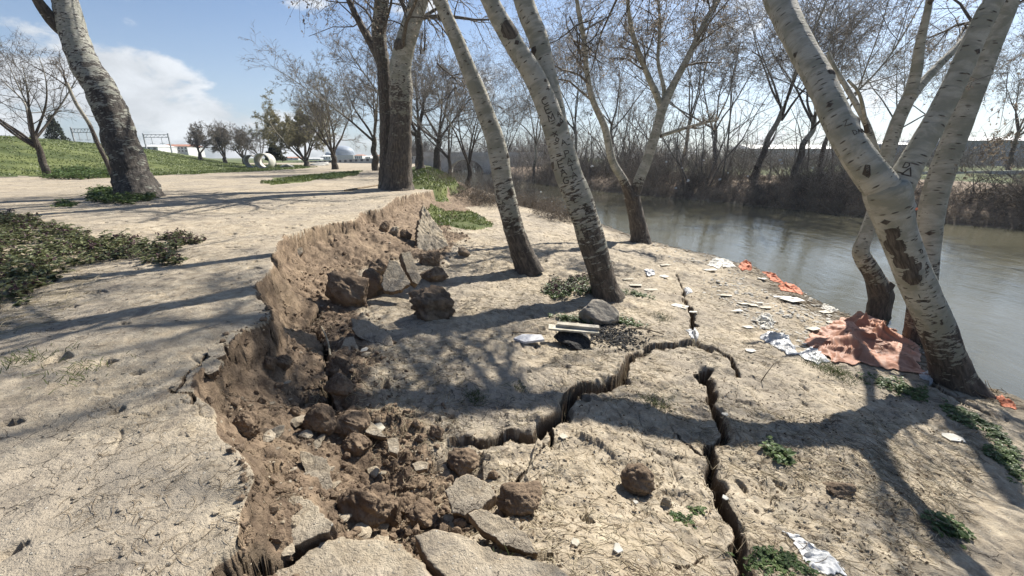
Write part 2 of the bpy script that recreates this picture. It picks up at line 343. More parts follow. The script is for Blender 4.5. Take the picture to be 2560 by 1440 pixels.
def ground_mat(name, local=False):
    m, t = newmat(name); p = t.n('ShaderNodeTexCoord').outputs['Object'] if local else pos(t)
    n1 = t.noise(p, 1.3, 6, .6); n2 = t.noise(p, 9, 6, .62); n3 = t.noise(p, 46, 5, .65, .6); n4 = t.noise(p, 210, 3, .6); n5 = t.noise(p, .55, 5, .6); n6 = t.noise(p, 3.2, 6, .68, .4)
    crust = t.mix(t.ramp(n1, .35, .65), (.375, .32, .238), (.49, .42, .315))
    crust = t.mix(t.ramp(n2, .35, .68), (.31, .255, .18), crust)
    crust = t.mix(t.ramp(n3, .58, .70, 0, .42), crust, (.15, .125, .092))
    crust = t.mix(t.ramp(n3, .45, .28, 0, .4), crust, (.52, .47, .37))
    crust = t.mix(t.ramp(n5, .42, .60, 0, .75), crust, (.30, .26, .205))
    crust = t.mix(t.ramp(n6, .54, .64, 0, .72), crust, (.175, .15, .12))
    crust = t.mix(t.ramp(n6, .44, .32, 0, .5), crust, (.50, .435, .32))
    hc = t.n('ShaderNodeTexVoronoi', {'Vector': t.n('ShaderNodeVectorMath', {0: p, 1: t.n('ShaderNodeVectorMath', {0: t.n('ShaderNodeTexNoise', {'Vector': p, 'Scale': 9.0, 'Detail': 4.0}).outputs['Color'], 3: .16}, operation='SCALE').outputs[0]}, operation='ADD').outputs[0], 'Scale': 5.5}, feature='DISTANCE_TO_EDGE').outputs[0]
    hair = t.math('MULTIPLY', t.ramp(hc, .014, .004), t.ramp(t.noise(p, 1.1, 3), .50, .60))
    crust = t.mix(t.math('MULTIPLY', hair, .85), crust, (.07, .055, .04))
    peb = t.voro(p, 52); pc = t.voro(p, 52, out='Color'); ps = t.n('ShaderNodeSeparateColor', {0: pc})
    isp = t.math('MULTIPLY', t.ramp(peb, .30, .22), t.math('GREATER_THAN', ps.outputs[0], .80))
    crust = t.mix(t.math('MULTIPLY', isp, .8), crust, t.mix(ps.outputs[1], (.2, .17, .13), (.58, .54, .46)))
    # straw and leaf scraps trodden into the crust: stretched cells turned two ways
    for k, (rz, seed) in enumerate(((.5, 0), (1.9, 7), (2.8, 13))):
        mp = t.n('ShaderNodeMapping', {0: p, 'Location': (seed, seed*.7, 0), 'Rotation': (0, 0, rz), 'Scale': (9, 62, 9)}).outputs[0]
        mp = t.n('ShaderNodeVectorMath', {0: mp, 1: t.n('ShaderNodeVectorMath', {0: t.n('ShaderNodeTexNoise', {'Vector': p, 'Scale': 7.0}).outputs['Color'], 3: 3.0}, operation='SCALE').outputs[0]}, operation='ADD').outputs[0]
        v = t.voro(mp, 1.0); vc = t.n('ShaderNodeSeparateColor', {0: t.voro(mp, 1.0, out='Color')})
        ms = t.math('MULTIPLY', t.ramp(v, .20, .13), t.math('GREATER_THAN', vc.outputs[0], .72))
        crust = t.mix(t.math('MULTIPLY', ms, .6), crust, t.mix(vc.outputs[1], (.10, .08, .055), (.50, .44, .32)))
    soil = t.mix(t.ramp(n2, .3, .7), (.115, .082, .056), (.25, .185, .125))
    soil = t.mix(t.ramp(n3, .5, .72, 0, .6), soil, (.075, .05, .034))
    soil = t.mix(t.ramp(n1, .5, .7, 0, .6), soil, (.33, .25, .165))
    sa = attr(t, 'soil'); sm = t.ramp(t.math('ADD', sa, t.math('MULTIPLY', t.math('SUBTRACT', n2, .5), .6)), .3, .62)
    c = t.mix(sm, crust, soil)
    ga = attr(t, 'grass')
    gn = t.ramp(t.math('ADD', ga, t.math('MULTIPLY', t.math('SUBTRACT', t.noise(p, 2.2, 6, .65), .5), .9)), .42, .62)
    gcol = t.mix(t.ramp(t.noise(p, .5, 5), .35, .65), (.055, .075, .022), (.12, .14, .045))
    gcol = t.mix(t.ramp(n2, .5, .8, 0, .5), gcol, (.20, .18, .09))
    c = t.mix(gn, c, gcol)
    c = t.mix(t.math('MULTIPLY', attr(t, 'wet_and_shade'), .72), c, (.05, .042, .03))  # dark tint: wet soil at the water, painted shade inside the cracks
    h = t.math('ADD', t.math('MULTIPLY', n3, .55), t.math('MULTIPLY', n4, .2))
    h = t.math('ADD', h, t.math('MULTIPLY', n2, .9)); h = t.math('ADD', h, t.math('MULTIPLY', isp, .35))
    h = t.math('SUBTRACT', h, t.math('MULTIPLY', hair, .8)); h = t.math('ADD', h, t.math('MULTIPLY', n6, 1.4))
    rough = .93
    pbsdf(t, Base_Color=c, Roughness=rough, Specular_IOR_Level=.25, Normal=bump(t, h, .022, 1.0))
    return m
M_GROUND = ground_mat('ground'); M_CLOD = ground_mat('dirt', True)

def bark(name, pale=(.40, .375, .31), darkc=(.055, .045, .036), marks=1.0):
    m, t = newmat(name); uv = t.n('ShaderNodeUVMap').outputs[0]; da = attr(t, 'dark')
    n = t.noise(t.scale(uv, (9, 24, 1)), 1, 5, .65); n2 = t.noise(t.scale(uv, (3, 4.5, 1)), 1, 5, .6, .5); n3 = t.noise(t.scale(uv, (40, 90, 1)), 1, 4, .6)
    furrow = t.noise(t.scale(uv, (26, 5, 1)), 1, 6, .65, .6)
    c = t.mix(t.ramp(n2, .38, .62), (pale[0]*.60, pale[1]*.62, pale[2]*.58), pale)
    c = t.mix(t.ramp(t.noise(t.scale(uv, (2.2, 16, 1)), 1, 4, .6), .52, .68, 0, .5), c, (.20, .19, .155))
    c = t.mix(t.ramp(n3, .5, .75, 0, .45), c, (.25, .24, .2))
    # horizontal lenticel dashes
    v = t.n('ShaderNodeTexVoronoi', {'Vector': t.scale(uv, (7.5, 30, 1)), 'Scale': 1.0, 'Randomness': 1.0}); vs = t.n('ShaderNodeSeparateColor', {0: v.outputs['Color']})
    dash = t.math('MULTIPLY', t.ramp(v.outputs['Distance'], .30, .16), t.math('GREATER_THAN', vs.outputs[0], 1-.55*marks))
    v2 = t.n('ShaderNodeTexVoronoi', {'Vector': t.scale(uv, (4.6, 6.2, 1)), 'Scale': 1.0, 'Randomness': 1.0}, distance='MANHATTAN'); v2s = t.n('ShaderNodeSeparateColor', {0: v2.outputs['Color']})
    dia = t.math('MULTIPLY', t.ramp(t.math('ADD', v2.outputs['Distance'], t.math('MULTIPLY', n, .12)), .34, .27), t.math('GREATER_THAN', v2s.outputs[1], 1-.22*marks))
    rough_b = t.ramp(t.math('ADD', da, t.math('ADD', t.math('MULTIPLY', t.math('SUBTRACT', n2, .5), 2.3), t.math('MULTIPLY', t.math('SUBTRACT', n, .5), 2.2))), .50, .58)
    mk = t.math('MAXIMUM', t.math('MAXIMUM', dash, dia), rough_b)
    dk = t.mix(t.ramp(furrow, .4, .65), darkc, (darkc[0]*2.6, darkc[1]*2.6, darkc[2]*2.5))
    c = t.mix(mk, c, dk)
    h = t.math('ADD', t.math('MULTIPLY', furrow, t.math('MULTIPLY', rough_b, 2.2)), t.math('SUBTRACT', t.math('MULTIPLY', n, .9), t.math('MULTIPLY', mk, .5)))
    pbsdf(t, Base_Color=c, Roughness=.8, Specular_IOR_Level=.3, Normal=bump(t, h, .02, .9)); return m
def simple(name, c1, c2, sc=8, rough=.85, trans=0, bmp=.004, spec=.3, local=False, detail=4):
    m, t = newmat(name); p = t.n('ShaderNodeTexCoord').outputs['Object'] if local else pos(t)
    n = t.noise(p, sc, detail, .6); n2 = t.noise(p, sc*6, 3, .6)
    c = t.mix(t.ramp(n, .35, .65), c1, c2); c = t.mix(t.ramp(n2, .5, .8, 0, .25), c, tuple(v*.5 for v in c1))
    d = pbsdf(t, Base_Color=c, Roughness=rough, Specular_IOR_Level=spec, Normal=bump(t, t.math('ADD', n, t.math('MULTIPLY', n2, .4)), bmp, .8))
    if trans:
        tr = t.n('ShaderNodeBsdfTranslucent', {0: c}); mx = t.n('ShaderNodeMixShader', {0: trans, 1: d.outputs[0], 2: tr.outputs[0]})
        out = [q for q in t.t.nodes if q.type == 'OUTPUT_MATERIAL'][0]; t.t.links.new(mx.outputs[0], out.inputs[0])
    return m
M_BARK = bark('poplar_bark'); M_BARKD = bark('dark_bark', (.34, .31, .26), (.04, .032, .026), 1.2)
M_TWIG = simple('twig', (.065, .055, .046), (.13, .115, .095), 20); M_TWIGG = simple('grey_twig', (.105, .092, .08), (.20, .18, .155), 10)
M_BRUSH = simple('brush_twig', (.06, .05, .042), (.18, .155, .13), 1.1)
M_LEAF = simple('catkin', (.15, .12, .095), (.38, .33, .26), 14, .7, .35); M_GLEAF = simple('bud_leaf', (.20, .185, .10), (.34, .31, .18), 3, .7, .35)
M_GREEN = simple('green_leaf', (.045, .085, .022), (.115, .165, .045), 9, .5, .22, spec=.4); M_NET = simple('nettle_leaf', (.065, .082, .032), (.16, .17, .075), 16, .5, .22, spec=.4)
M_PURP = simple('nettle_top', (.07, .04, .045), (.13, .075, .08), 16, .6, .2)
M_STRAW = simple('straw', (.30, .25, .16), (.52, .45, .32), 9, .7, .1); M_DRY = simple('dry_leaf', (.13, .095, .06), (.30, .235, .155), 9, .8, .1)
M_GRASS = simple('grass_blade', (.06, .09, .022), (.15, .18, .05), 1.5, .5, .3, spec=.4); M_CON = simple('conifer', (.018, .028, .014), (.04, .055, .025), 2, .8)

# water: murky, glossy, combed by the current
m, t = newmat('river_water'); M_WATER = m; p = pos(t)
wv = t.n('ShaderNodeMapping', {0: p, 'Rotation': (0, 0, .25), 'Scale': (1.0, .42, 1)}).outputs[0]
h = t.math('ADD', t.math('MULTIPLY', t.noise(wv, .9, 4, .6, .8), 1.0), t.math('ADD', t.math('MULTIPLY', t.noise(wv, 4.5, 5, .62, .5), .34), t.math('MULTIPLY', t.noise(wv, 22, 3, .6), .05)))
pbsdf(t, Base_Color=t.mix(t.ramp(t.noise(wv, .25, 4), .35, .65), (.082, .079, .052), (.112, .106, .072)), Roughness=.025, IOR=1.5, Normal=bump(t, h, .07, .32))

# ---------------------------------------------------------------- ground sheet, river
th = np.radians(np.concatenate([np.arange(-180, -62, 3.0), np.arange(-62, 62.01, .125), np.arange(65, 179, 3.0)]))
rr = [0.0, .12]; 
while rr[-1] < 4200:
    v = rr[-1]; rr.append(v*(1.0 + (.06 if v < .7 else .0055 if v < 11 else .0085 if v < 32 else .016 if v < 90 else .06)))
rr = np.array(rr[1:]); A, R = np.meshgrid(th, rr); X = (R*np.sin(A)).ravel(); Y = (R*np.cos(A)).ravel()
Z, soil, gr, wet_and_shade = H(X, Y, True)
nr, na = len(rr), len(th); i = (np.arange(nr-1)[:, None]*na+np.arange(na)[None]); j = (np.arange(nr-1)[:, None]*na+((np.arange(na)+1) % na)[None])
# the torn faces are worked in three dimensions, so that they break up down their height too
r_ = np.hypot(X, Y); st = np.zeros(len(X)); Z2 = Z.reshape(nr_, na_) if False else Z.reshape(len(rr), len(th)); gz = np.abs(np.gradient(Z2, axis=0))/np.maximum(np.gradient(rr)[:, None], 1e-3); gt = np.abs(np.gradient(Z2, axis=1))/np.maximum(rr[:, None]*np.gradient(th)[None], 1e-3); st = ss(np.maximum(gz, gt), .7, 1.8).ravel()*(r_ < 22)*(soil > .5)*ss(r_, .6, 1.0)
st = st*np.where(pdist(X, Y, RIM) < 1.9, 1, .22)*(.45+.55*ss(r_, 3, 7)); k_ = st > 0; a, b, c_ = X[k_], Y[k_], Z[k_]; kk = st[k_]; b = np.where(b > 4, 4+(b-4)*.42, b)
for ax, sd_ in ((0, 200), (1, 210), (2, 220)):
    q_ = .060*fbm(a*4+c_*8, b*4-c_*10, 3, sd_)+.035*fbm(a*12-c_*17, b*12+c_*15, 3, sd_+3)
    if ax == 0: X[k_] += q_*kk
    elif ax == 1: Y[k_] += q_*kk
    else: Z[k_] += q_*kk*.8
Q = np.stack([i, j, j+na, i+na], -1).reshape(-1, 4)[:, ::-1]
V = np.stack([X, Y, Z], 1); V = np.vstack([V, [[0, 0, Z[:na].mean()]]]); c0 = len(V)-1
T3 = np.stack([np.arange(na), np.full(na, c0), (np.arange(na)+1) % na], 1)[:, ::-1]
gro = mesh('ground', V, [Q, T3], M_GROUND, attrs={'soil': np.append(soil, 0), 'grass': np.append(gr, 0), 'wet_and_shade': np.append(wet_and_shade, 0)})
# lift the torn rim outward a touch so that the face is not a pure height field
setprops(gro, kind='structure')
print('ground verts', len(V))
wp = np.array(RIVER); nn = 90; gx, gy = np.meshgrid(np.linspace(-80, 60, nn), np.linspace(-40, 420, nn))
wat = mesh('river_water', np.stack([gx.ravel(), gy.ravel(), np.full(nn*nn, ZW)], 1), np.stack([(np.arange(nn-1)[:, None]*nn+np.arange(nn-1)[None]+o).ravel() for o in (0, 1, nn+1, nn)], 1), M_WATER)
setprops(wat, kind='structure')
# ---------------------------------------------------------------- main trees
def tracedline(tr, Y0, Y1, pw=1.0):
    """tr: (px, py, width px) up the stem; the stem runs from Y0 to Y1 metres out"""
    tr = np.array(tr, float); f = (tr[0, 1]-tr[:, 1])/(tr[0, 1]-tr[-1, 1]+1e-9)
    P = np.array([at(a, b, Y0+(Y1-Y0)*max(u, 0)**pw) for (a, b, c), u in zip(tr, f)])
    R = np.array([c*.5*dep(p)/F/math.sqrt(1+((a-1280)/F)**2) for (a, b, c), p in zip(tr, P)])
    return P, R
def extend(P, R, L, up=.5, k=5, wob=.12, taper=.35):
    D = P[-1]-P[-2]; D = D/np.linalg.norm(D); out = [P[-1]]; r = [R[-1]]
    for q in range(k):
        D = D+rng.normal(size=3)*wob+np.array([0, 0, up*.2]); D /= np.linalg.norm(D)
        out.append(out[-1]+D*L/k); r.append(R[-1]*(1-(1-taper)*(q+1)/k))
    return np.vstack([P, out[1:]]), np.concatenate([R, r[1:]])
def stem(mb, P, R, dark, sides=26, seed=0, v0=0., flare=0, knots=(), rough=.05):
    """one skin along P; dark = (height below which bark is dark, softness)"""
    seg = np.linalg.norm(np.diff(P, axis=0), axis=1).sum(); n = max(10, int(seg/.045)); n = min(n, 220)
    C = smoothline(np.column_stack([P, R]), n=n); R = np.maximum(C[:, 3], .003); C = C[:, :3]
    T = np.gradient(C, axis=0); T /= np.linalg.norm(T, axis=1, keepdims=True)
    A = np.cross(T, [0, 1, 0.]); A /= np.linalg.norm(A, axis=1, keepdims=True); B = np.cross(T, A)   # B points away from / towards the viewer's side
    s = np.concatenate([[0], np.cumsum(np.linalg.norm(np.diff(C, axis=0), axis=1))])+v0
    th = np.linspace(0, 2*math.pi, sides+1)
    rad = np.repeat(R[:, None], sides+1, 1)
    lo = np.exp(-(s-v0)/.28)[:, None] if flare else 0
    ph = seed*1.7
    x, y = np.cos(th)[None]*3+ph, s[:, None]*3.0
    u_ = np.cos(th)[None]*1.7+np.zeros_like(y)+ph; w_ = np.sin(th)[None]*1.7+np.zeros_like(y)
    nz = vn(u_*1.1+y*.5, w_*1.1+y, seed)+.5*vn(u_*3+y*.4, w_*3+y*2.6, seed+1)+.35*vn(u_*5, w_*5+y*7, seed+2)
    dk = np.clip(1-(s[:, None]-dark[0])/max(dark[1], .01), 0, 1)*np.ones_like(rad)
    rid = np.abs(np.sin(th*4+ph+.6*np.sin(s[:, None]*2)))[...]
    rad = rad*(1+rough*nz*(.5+1.2*dk)+.05*dk*(rid-.5)*(1 if sides > 12 else 0))
    if flare: rad = rad*(1+flare*lo*(1+.45*np.cos(th*3+ph)))
    for (v, ang, w_, hgt) in knots:
        dth = (th-ang+math.pi) % (2*math.pi)-math.pi
        gq = np.exp(-((s[:, None]-v0-v)/w_)**2-((dth[None]*R[:, None])/w_)**2); rad = rad+gq*hgt; dk = np.maximum(dk, ss(gq, .25, .6)*1.6)
    V = C[:, None]+rad[..., None]*(A[:, None]*np.cos(th)[None, :, None]+B[:, None]*np.sin(th)[None, :, None])
    m = sides+1; i = np.arange(n-1)[:, None]*m+np.arange(sides)[None]; Q = np.stack([i, i+m, i+m+1, i+1], -1).reshape(-1, 4)
    uv = np.stack([np.repeat((th*R.mean())[None], n, 0)+seed*3.3, np.repeat(s[:, None], m, 1)], -1).reshape(-1, 2)
    mb.add(V.reshape(-1, 3), Q, dk.ravel(), uv)
    top = np.arange(m-1)+(n-1)*m
    cap = np.arange(m-1)[::-1]
    mb.V.append(np.array([C[-1]])); mb.A.append(np.array([1.0])); mb.U.append(np.zeros((1, 2)))
    mb.P.setdefault(3, []).append(np.stack([top, np.full(m-1, n*m), top+1], 1)[:, ::-1]+(mb.n-n*m)); mb.n += 1
    return C, R, A, B, s
def resample(P, R, K=7):
    s = np.concatenate([[0], np.cumsum(np.linalg.norm(np.diff(P, axis=0), axis=1))]); t = np.linspace(0, s[-1], K)
    return np.stack([np.interp(t, s, P[:, k]) for k in range(3)], 1), np.interp(t, s, R)
def crown(limbs, n=(7, 7, 6), lr=(.55, .5, .45), droop=(-.02, -.05, -.09), tr=(.25, 1), leaf=None, leafn=3, lsize=.05, rmin=.0022, K=(6, 5, 4), base=None, parent=None,
          twig=None, ang=.85, labs=None, leaflen=(.2, 1), rs=(.55, .5, .55), wob=.16, leafname='catkins'):
    P = np.stack([resample(p, r)[0] for p, r in limbs]); R = np.stack([resample(p, r)[1] for p, r in limbs])
    mb = MB(); cur = (P, R); last = None; alll = []
    for q in range(len(n)):
        cur = spawn(*cur, n[q], lr[q], K[q], ang, rs[q], tr=tr if q == 0 else (.2, 1), up=droop[q], wob=wob*(1+.25*q), rmin=rmin, lmin=.08, labs=labs if q == 0 else None)
        mb.add(*tubes(*cur, n=5 if q == 0 else 3)); alll.append(cur)
    mb.build('branches', twig or M_TWIG, parent, base)
    if leaf:
        LP = []
        for P_, R_ in alll[-2:]:
            N, K_, _ = P_.shape; t = rng.uniform(leaflen[0], leaflen[1], (N, leafn))*(K_-1); i = np.clip(t.astype(int), 0, K_-2); f = (t-i)[..., None]; a = np.arange(N)[:, None]
            LP.append((P_[a, i]*(1-f)+P_[a, i+1]*f).reshape(-1, 3)); 
        LP = np.concatenate(LP); LP = LP+rng.normal(size=LP.shape)*.008
        mesh(leafname, *leafquads(LP, lsize, .6, .5), leaf, parent, base, smooth=False)
        print(leafname, len(LP), 'tubes', sum(len(a[0]) for a in alll))
# stroke lettering cut into bark: strokes in a unit cell
GL = {'C': [[(1,.9),(.6,1),(.1,.8),(0,.4),(.3,0),(.9,.1)]], 'E': [[(.9,1),(0,1),(0,0),(.95,0)],[(0,.5),(.7,.5)]], 'M': [[(0,0),(.1,1),(.5,.3),(.9,1),(1,0)]],
      'A': [[(0,0),(.5,1),(1,0)],[(.2,.4),(.8,.4)]], 'T': [[(0,1),(1,1)],[(.5,1),(.5,0)]], 'P': [[(0,0),(0,1),(.8,.9),(.8,.5),(0,.45)]], 'G': [[(1,.85),(.5,1),(0,.6),(.1,.1),(.7,0),(.95,.4),(.5,.45)]],
      'Z': [[(0,1),(1,1),(0,0),(1,0)]], 'D': [[(0,0),(0,1),(.7,.9),(.95,.5),(.7,.1),(0,0)]], 'N': [[(0,0),(0,1),(1,0),(1,1)]], 'S': [[(.95,.85),(.5,1),(.1,.75),(.5,.5),(.9,.25),(.5,0),(.05,.15)]],
      'I': [[(.5,0),(.5,1)]], 'K': [[(0,0),(0,1)],[(.9,1),(0,.45),(.95,0)]], 'R': [[(0,0),(0,1),(.8,.85),(.7,.5),(0,.5),(.9,0)]], 'o': [[(.5,1),(.05,.5),(.5,0),(.95,.5),(.5,1)]],
      'x': [[(0,1),(1,0)],[(0,0),(1,1)]], 'q': [[(0,.2),(.5,1),(1,.2),(0,.2)]]}
def carve(mb, frame, word, v, ang, h, along=True, wd=.7, wr=.006, slant=0):
    C, R, A, B, s = frame
    k = 0
    for ch in word:
        if ch == ' ': k += 1; continue
        for st in GL[ch]:
            pts = []
            st = np.array(st, float); st = np.vstack([st[a]+(st[a+1]-st[a])*u for a in range(len(st)-1) for u in np.linspace(0, 1, 5)[:-1]]+[st[-1:]])
            for (a, b) in st:
                if along: vv = v-(k*1.12)*h+b*h*.9; uu = (a-.5)*h*wd
                else: vv = v+b*h; uu = (k*h*wd*1.25)+a*h*wd
                vv += slant*uu
                i = int(np.clip(np.searchsorted(s, vv), 1, len(s)-1)); th = ang+uu/R[i]
                pts.append(C[i-1]+(C[i]-C[i-1])*np.clip((vv-s[i-1])/(s[i]-s[i-1]), 0, 1)+(A[i]*math.cos(th)+B[i]*math.sin(th))*R[i]*1.012)
            pts = np.array(pts)[None]; V_, Q_ = tubes(pts, np.full(pts.shape[:2], wr), 5); mb.add(V_, Q_, np.full(len(V_), 9.0))
        k += 1
M_CARVE = simple('carving_scar', (.03, .025, .02), (.07, .055, .045), 30)
def basept(px, py, sink=.25):
    return gnd(px, py)
def facing(fr, v):                                          # angle of the bark that looks at the viewer at v metres up
    C, R, A, B, s = fr; i = int(np.searchsorted(s, v)); i = min(i, len(s)-1); d = np.array([0, 0, CH])-C[i]
    return math.atan2(d@B[i], d@A[i])
def scribbles(mb, fr, v0, v1, n, h=(.03, .09), seed=0, spread=.9, chars='CEMATPGZDNSIKRoxq'):
    q = random.Random(seed)
    for k in range(n):
        v = q.uniform(v0, v1); carve(mb, fr, q.choice(chars), v, facing(fr, v)+q.uniform(-spread, spread), q.uniform(*h), wd=q.uniform(.5, 1), wr=q.uniform(.003, .006), slant=q.uniform(-.6, .6))

# --- big leaning tree on the upper ground, far left
b = basept(342, 492); Y0 = b[1]
t1 = thing('poplar_tree', 'stout leaning poplar at left with rough black and white bark, weeds round its foot', 'tree', b)
mb = MB(); P, R = tracedline([(352,505,128),(346,480,112),(330,440,100),(318,400,94),(300,350,94),(284,300,92),(264,250,95),(238,200,92),(208,150,86),(185,90,80),(172,40,78),(160,-10,74),(140,-70,66)], Y0, Y0+1.2)
P, R = extend(P, R, 5, .6); fr = stem(mb, P, R, (-.6, 8.5), 34, 3, flare=.28, knots=[(2.7, -1.2, .16, .05), (3.4, -1.9, .13, .05)], rough=.07)
P2, R2 = tracedline([(176,95,40),(140,62,44),(118,34,40),(90,-6,30),(60,-60,24)], Y0+.9, Y0+.3); P2, R2 = extend(P2, R2, 3.5, .5); stem(mb, P2, R2, (2, 1), 14, 4)
pass
crown([(P[9:], R[9:]), (P2[2:], R2[2:])], n=(26, 9, 7), base=b, parent=t1, leaf=M_LEAF, leafn=1, lsize=.045, twig=M_TWIGG, lr=(.5, .5, .5), rs=(.3, .5, .5))
cv = mb; scribbles(cv, fr, .6, 3.6, 26, (.08, .2), 3, 1.2); mb.build('trunk', bark('old_poplar_bark', (.36, .35, .31), (.035, .03, .026)), t1, b, att='dark', uv=True)

# --- twin stems on the edge of the upper ground
b = basept(995, 474); Y0 = b[1]
t2 = thing('poplar_tree', 'twin-stemmed poplar with black lower bark standing on the rim of the upper ground', 'tree', b)
mb = MB(); PA, RA = tracedline([(996,484,82),(996,465,72),(998,400,62),(1001,330,56),(1004,270,54),(1003,215,56),(1002,160,54),(1016,100,50),(1035,40,47),(1052,-10,45),(1070,-70,42)], Y0, Y0+.2)
PA, RA = extend(PA, RA, 7, .4); frA = stem(mb, PA, RA, (2.2, 3.6), 30, 11, flare=.22, knots=[(6.1, facing_dummy, .2, .07)] if False else [(5.6, 1.2, .22, .08)])
PB, RB = tracedline([(970,472,44),(966,400,36),(965,300,33),(962,210,35),(958,160,34),(948,90,36),(952,30,38),(958,-40,34)], Y0+.35, Y0+1.0)
PB, RB = extend(PB, RB, 6, .4); stem(mb, PB, RB, (4.5, 5), 22, 12, flare=.2)
PC, RC = tracedline([(958,168,26),(940,130,24),(915,85,19),(893,45,17),(872,0,15),(850,-60,12)], Y0+.8, Y0+1.6); PC, RC = extend(PC, RC, 4, .5); stem(mb, PC, RC, (9, 1), 12, 13)
mb.build('trunk', M_BARK, t2, b, att='dark', uv=True)
PD, RD = tracedline([(1005,180,14),(1060,120,10),(1120,190,7),(1170,260,5)], Y0, Y0-.5)
crown([(PD, RD)], n=(9, 5, 4), base=b, parent=t2, leaf=M_LEAF, leafn=2, lsize=.06, rmin=.004, lr=(.4, .5, .5), rs=(.5, .5, .5))
crown([(PC[1:], RC[1:]), (PB[4:], RB[4:]), (PA[6:], RA[6:])], n=(26, 9, 6), base=b, parent=t2, leaf=M_LEAF, leafn=2, lsize=.075, tr=(.02, 1), lr=(.36, .5, .5), droop=(-.04, -.08, -.12), rmin=.004, rs=(.26, .55, .5))

# --- slim leaning trunk with the grafted collar
b = basept(1318, 676); Y0 = b[1]
t3 = thing('poplar_tree', 'slim white poplar leaning left below the rim, split brown bark at its foot', 'tree', b)
mb = MB(); P, R = tracedline([(1322,684,66),(1313,655,54),(1300,620,52),(1282,560,50),(1266,500,50),(1254,440,48),(1248,400,50),(1238,350,46),(1216,290,44),(1195,230,42),(1170,170,38),(1146,110,36),(1120,50,34),(1098,-5,33),(1070,-70,31)], Y0, Y0+.3)
P, R = extend(P, R, 6, .6); fr = stem(mb, P, R, (.1, 2.4), 28, 21, flare=.18, knots=[(1.72, 2.3, .07, .035), (2.4, 2.8, .05, .03)])
pass; cv = mb; scribbles(cv, fr, .5, 1.6, 16, (.05, .11), 5, .7, 'SoCGxq'); mb.build('trunk', M_BARK, t3, b, att='dark', uv=True)
crown([(P[9:], R[9:])], n=(34, 10, 8), base=b, parent=t3, leaf=M_LEAF, leafn=2, lsize=.05, lr=(.4, .45, .5), droop=(-.09, -.1, -.12), rmin=.0028, rs=(.3, .5, .5))

# --- the carved trunk, two stems
b = basept(1515, 742); Y0 = b[1]
t4 = thing('poplar_tree', 'leaning white poplar covered with carved letters, forked into two stems', 'tree', b)
mb = MB(); P, R = tracedline([(1520,752,72),(1510,715,62),(1495,660,64),(1475,590,66),(1448,505,68),(1420,430,66),(1395,345,62),(1366,262,56),(1334,190,52),(1290,120,48),(1250,50,45),(1222,-5,42),(1190,-70,38)], Y0, Y0+.1)
P, R = extend(P, R, 6, .6); fr = stem(mb, P, R, (-.1, 3.0), 34, 31, flare=.15, knots=[(4.55, 1.9, .14, .02), (2.5, .3, .05, .03)])
P2, R2 = tracedline([(1412,395,50),(1396,320,50),(1383,250,47),(1366,180,47),(1346,100,49),(1322,40,50),(1306,-10,48),(1290,-70,44)], Y0+.12, Y0+.75); P2, R2 = extend(P2, R2, 6, .5); stem(mb, P2, R2, (0, .01), 28, 33, v0=3, knots=[(1.7, .6, .07, .04)])
pass
cv = mb
def vat(fr, py):                                            # metres up the stem where the photo row py falls
    C, R_, A, B, s = fr; r = C-np.array([0, 0, CH]); yy = 720-F*(r[:, 1]*sp_+r[:, 2]*cp)/(r[:, 1]*cp-r[:, 2]*sp_); return s[int(np.argmin(abs(yy-py)))]
for wrd, py, off, hh in (('CEM', 262, 0, .115), ('Aq', 300, .75, .09), ('xo', 340, -.1, .08), ('A', 370, .3, .10), ('PATA', 392, .35, .105), ('EAG', 412, -.35, .115), ('xqS', 520, .3, .09), ('oCx', 560, -.3, .09)):
    v = vat(fr, py); carve(cv, fr, wrd, v, facing(fr, v)+off, hh, wd=.8, wr=.0075)
scribbles(cv, fr, vat(fr, 600), vat(fr, 420), 22, (.03, .07), 8, 1.1, 'SoIC'); mb.build('trunk', M_BARK, t4, b, att='dark', uv=True)
PD, RD = tracedline([(1345,70,16),(1360,20,15),(1380,-10,12),(1440,60,9),(1480,150,7)], Y0+.5, Y0+2.2)
crown([(PD, RD)], n=(9, 5, 4), base=b, parent=t4, leaf=M_LEAF, leafn=2, lsize=.05, rmin=.003, lr=(.4, .5, .5), rs=(.5, .5, .5))
crown([(P[8:], R[8:]), (P2[3:], R2[3:])], n=(28, 10, 8), base=b, parent=t4, leaf=M_LEAF, leafn=2, lsize=.05, lr=(.38, .45, .5), droop=(-.06, -.09, -.12), rmin=.0028, rs=(.3, .5, .5))

# --- small dark-footed tree at the water's edge
b = basept(1600, 606); Y0 = b[1]
t5 = thing('poplar_tree', "young forked poplar with a black foot at the water's edge, two slender limbs", 'tree', b)
mb = MB(); P, R = tracedline([(1604,625,56),(1598,580,44),(1588,530,40),(1580,492,42)], Y0, Y0+.1); stem(mb, P, R, (4, .5), 22, 41, flare=.2)
L1, S1 = tracedline([(1580,500,30),(1558,450,22),(1530,400,20),(1512,320,18),(1482,250,15),(1467,180,14),(1460,100,12),(1442,0,10),(1430,-70,8)], Y0, Y0-.3); stem(mb, L1, S1, (.4, .8), 14, 42)
L2, S2 = tracedline([(1580,500,32),(1596,455,28),(1618,400,26),(1640,330,25),(1656,272,24),(1682,215,20),(1722,140,17),(1760,60,14),(1798,-10,12),(1830,-80,9)], Y0+.1, Y0+.8); stem(mb, L2, S2, (.3, .6), 16, 43)
L3, S3 = tracedline([(1655,275,18),(1640,235,17),(1612,170,14),(1582,85,12),(1568,0,9),(1560,-70,7)], Y0+.4, Y0+.2); stem(mb, L3, S3, (0, .1), 12, 44)
L4, S4 = tracedline([(1655,275,12),(1660,225,11),(1645,150,9),(1650,60,8),(1640,-40,6)], Y0+.4, Y0+1.4); stem(mb, L4, S4, (0, .1), 10, 45)
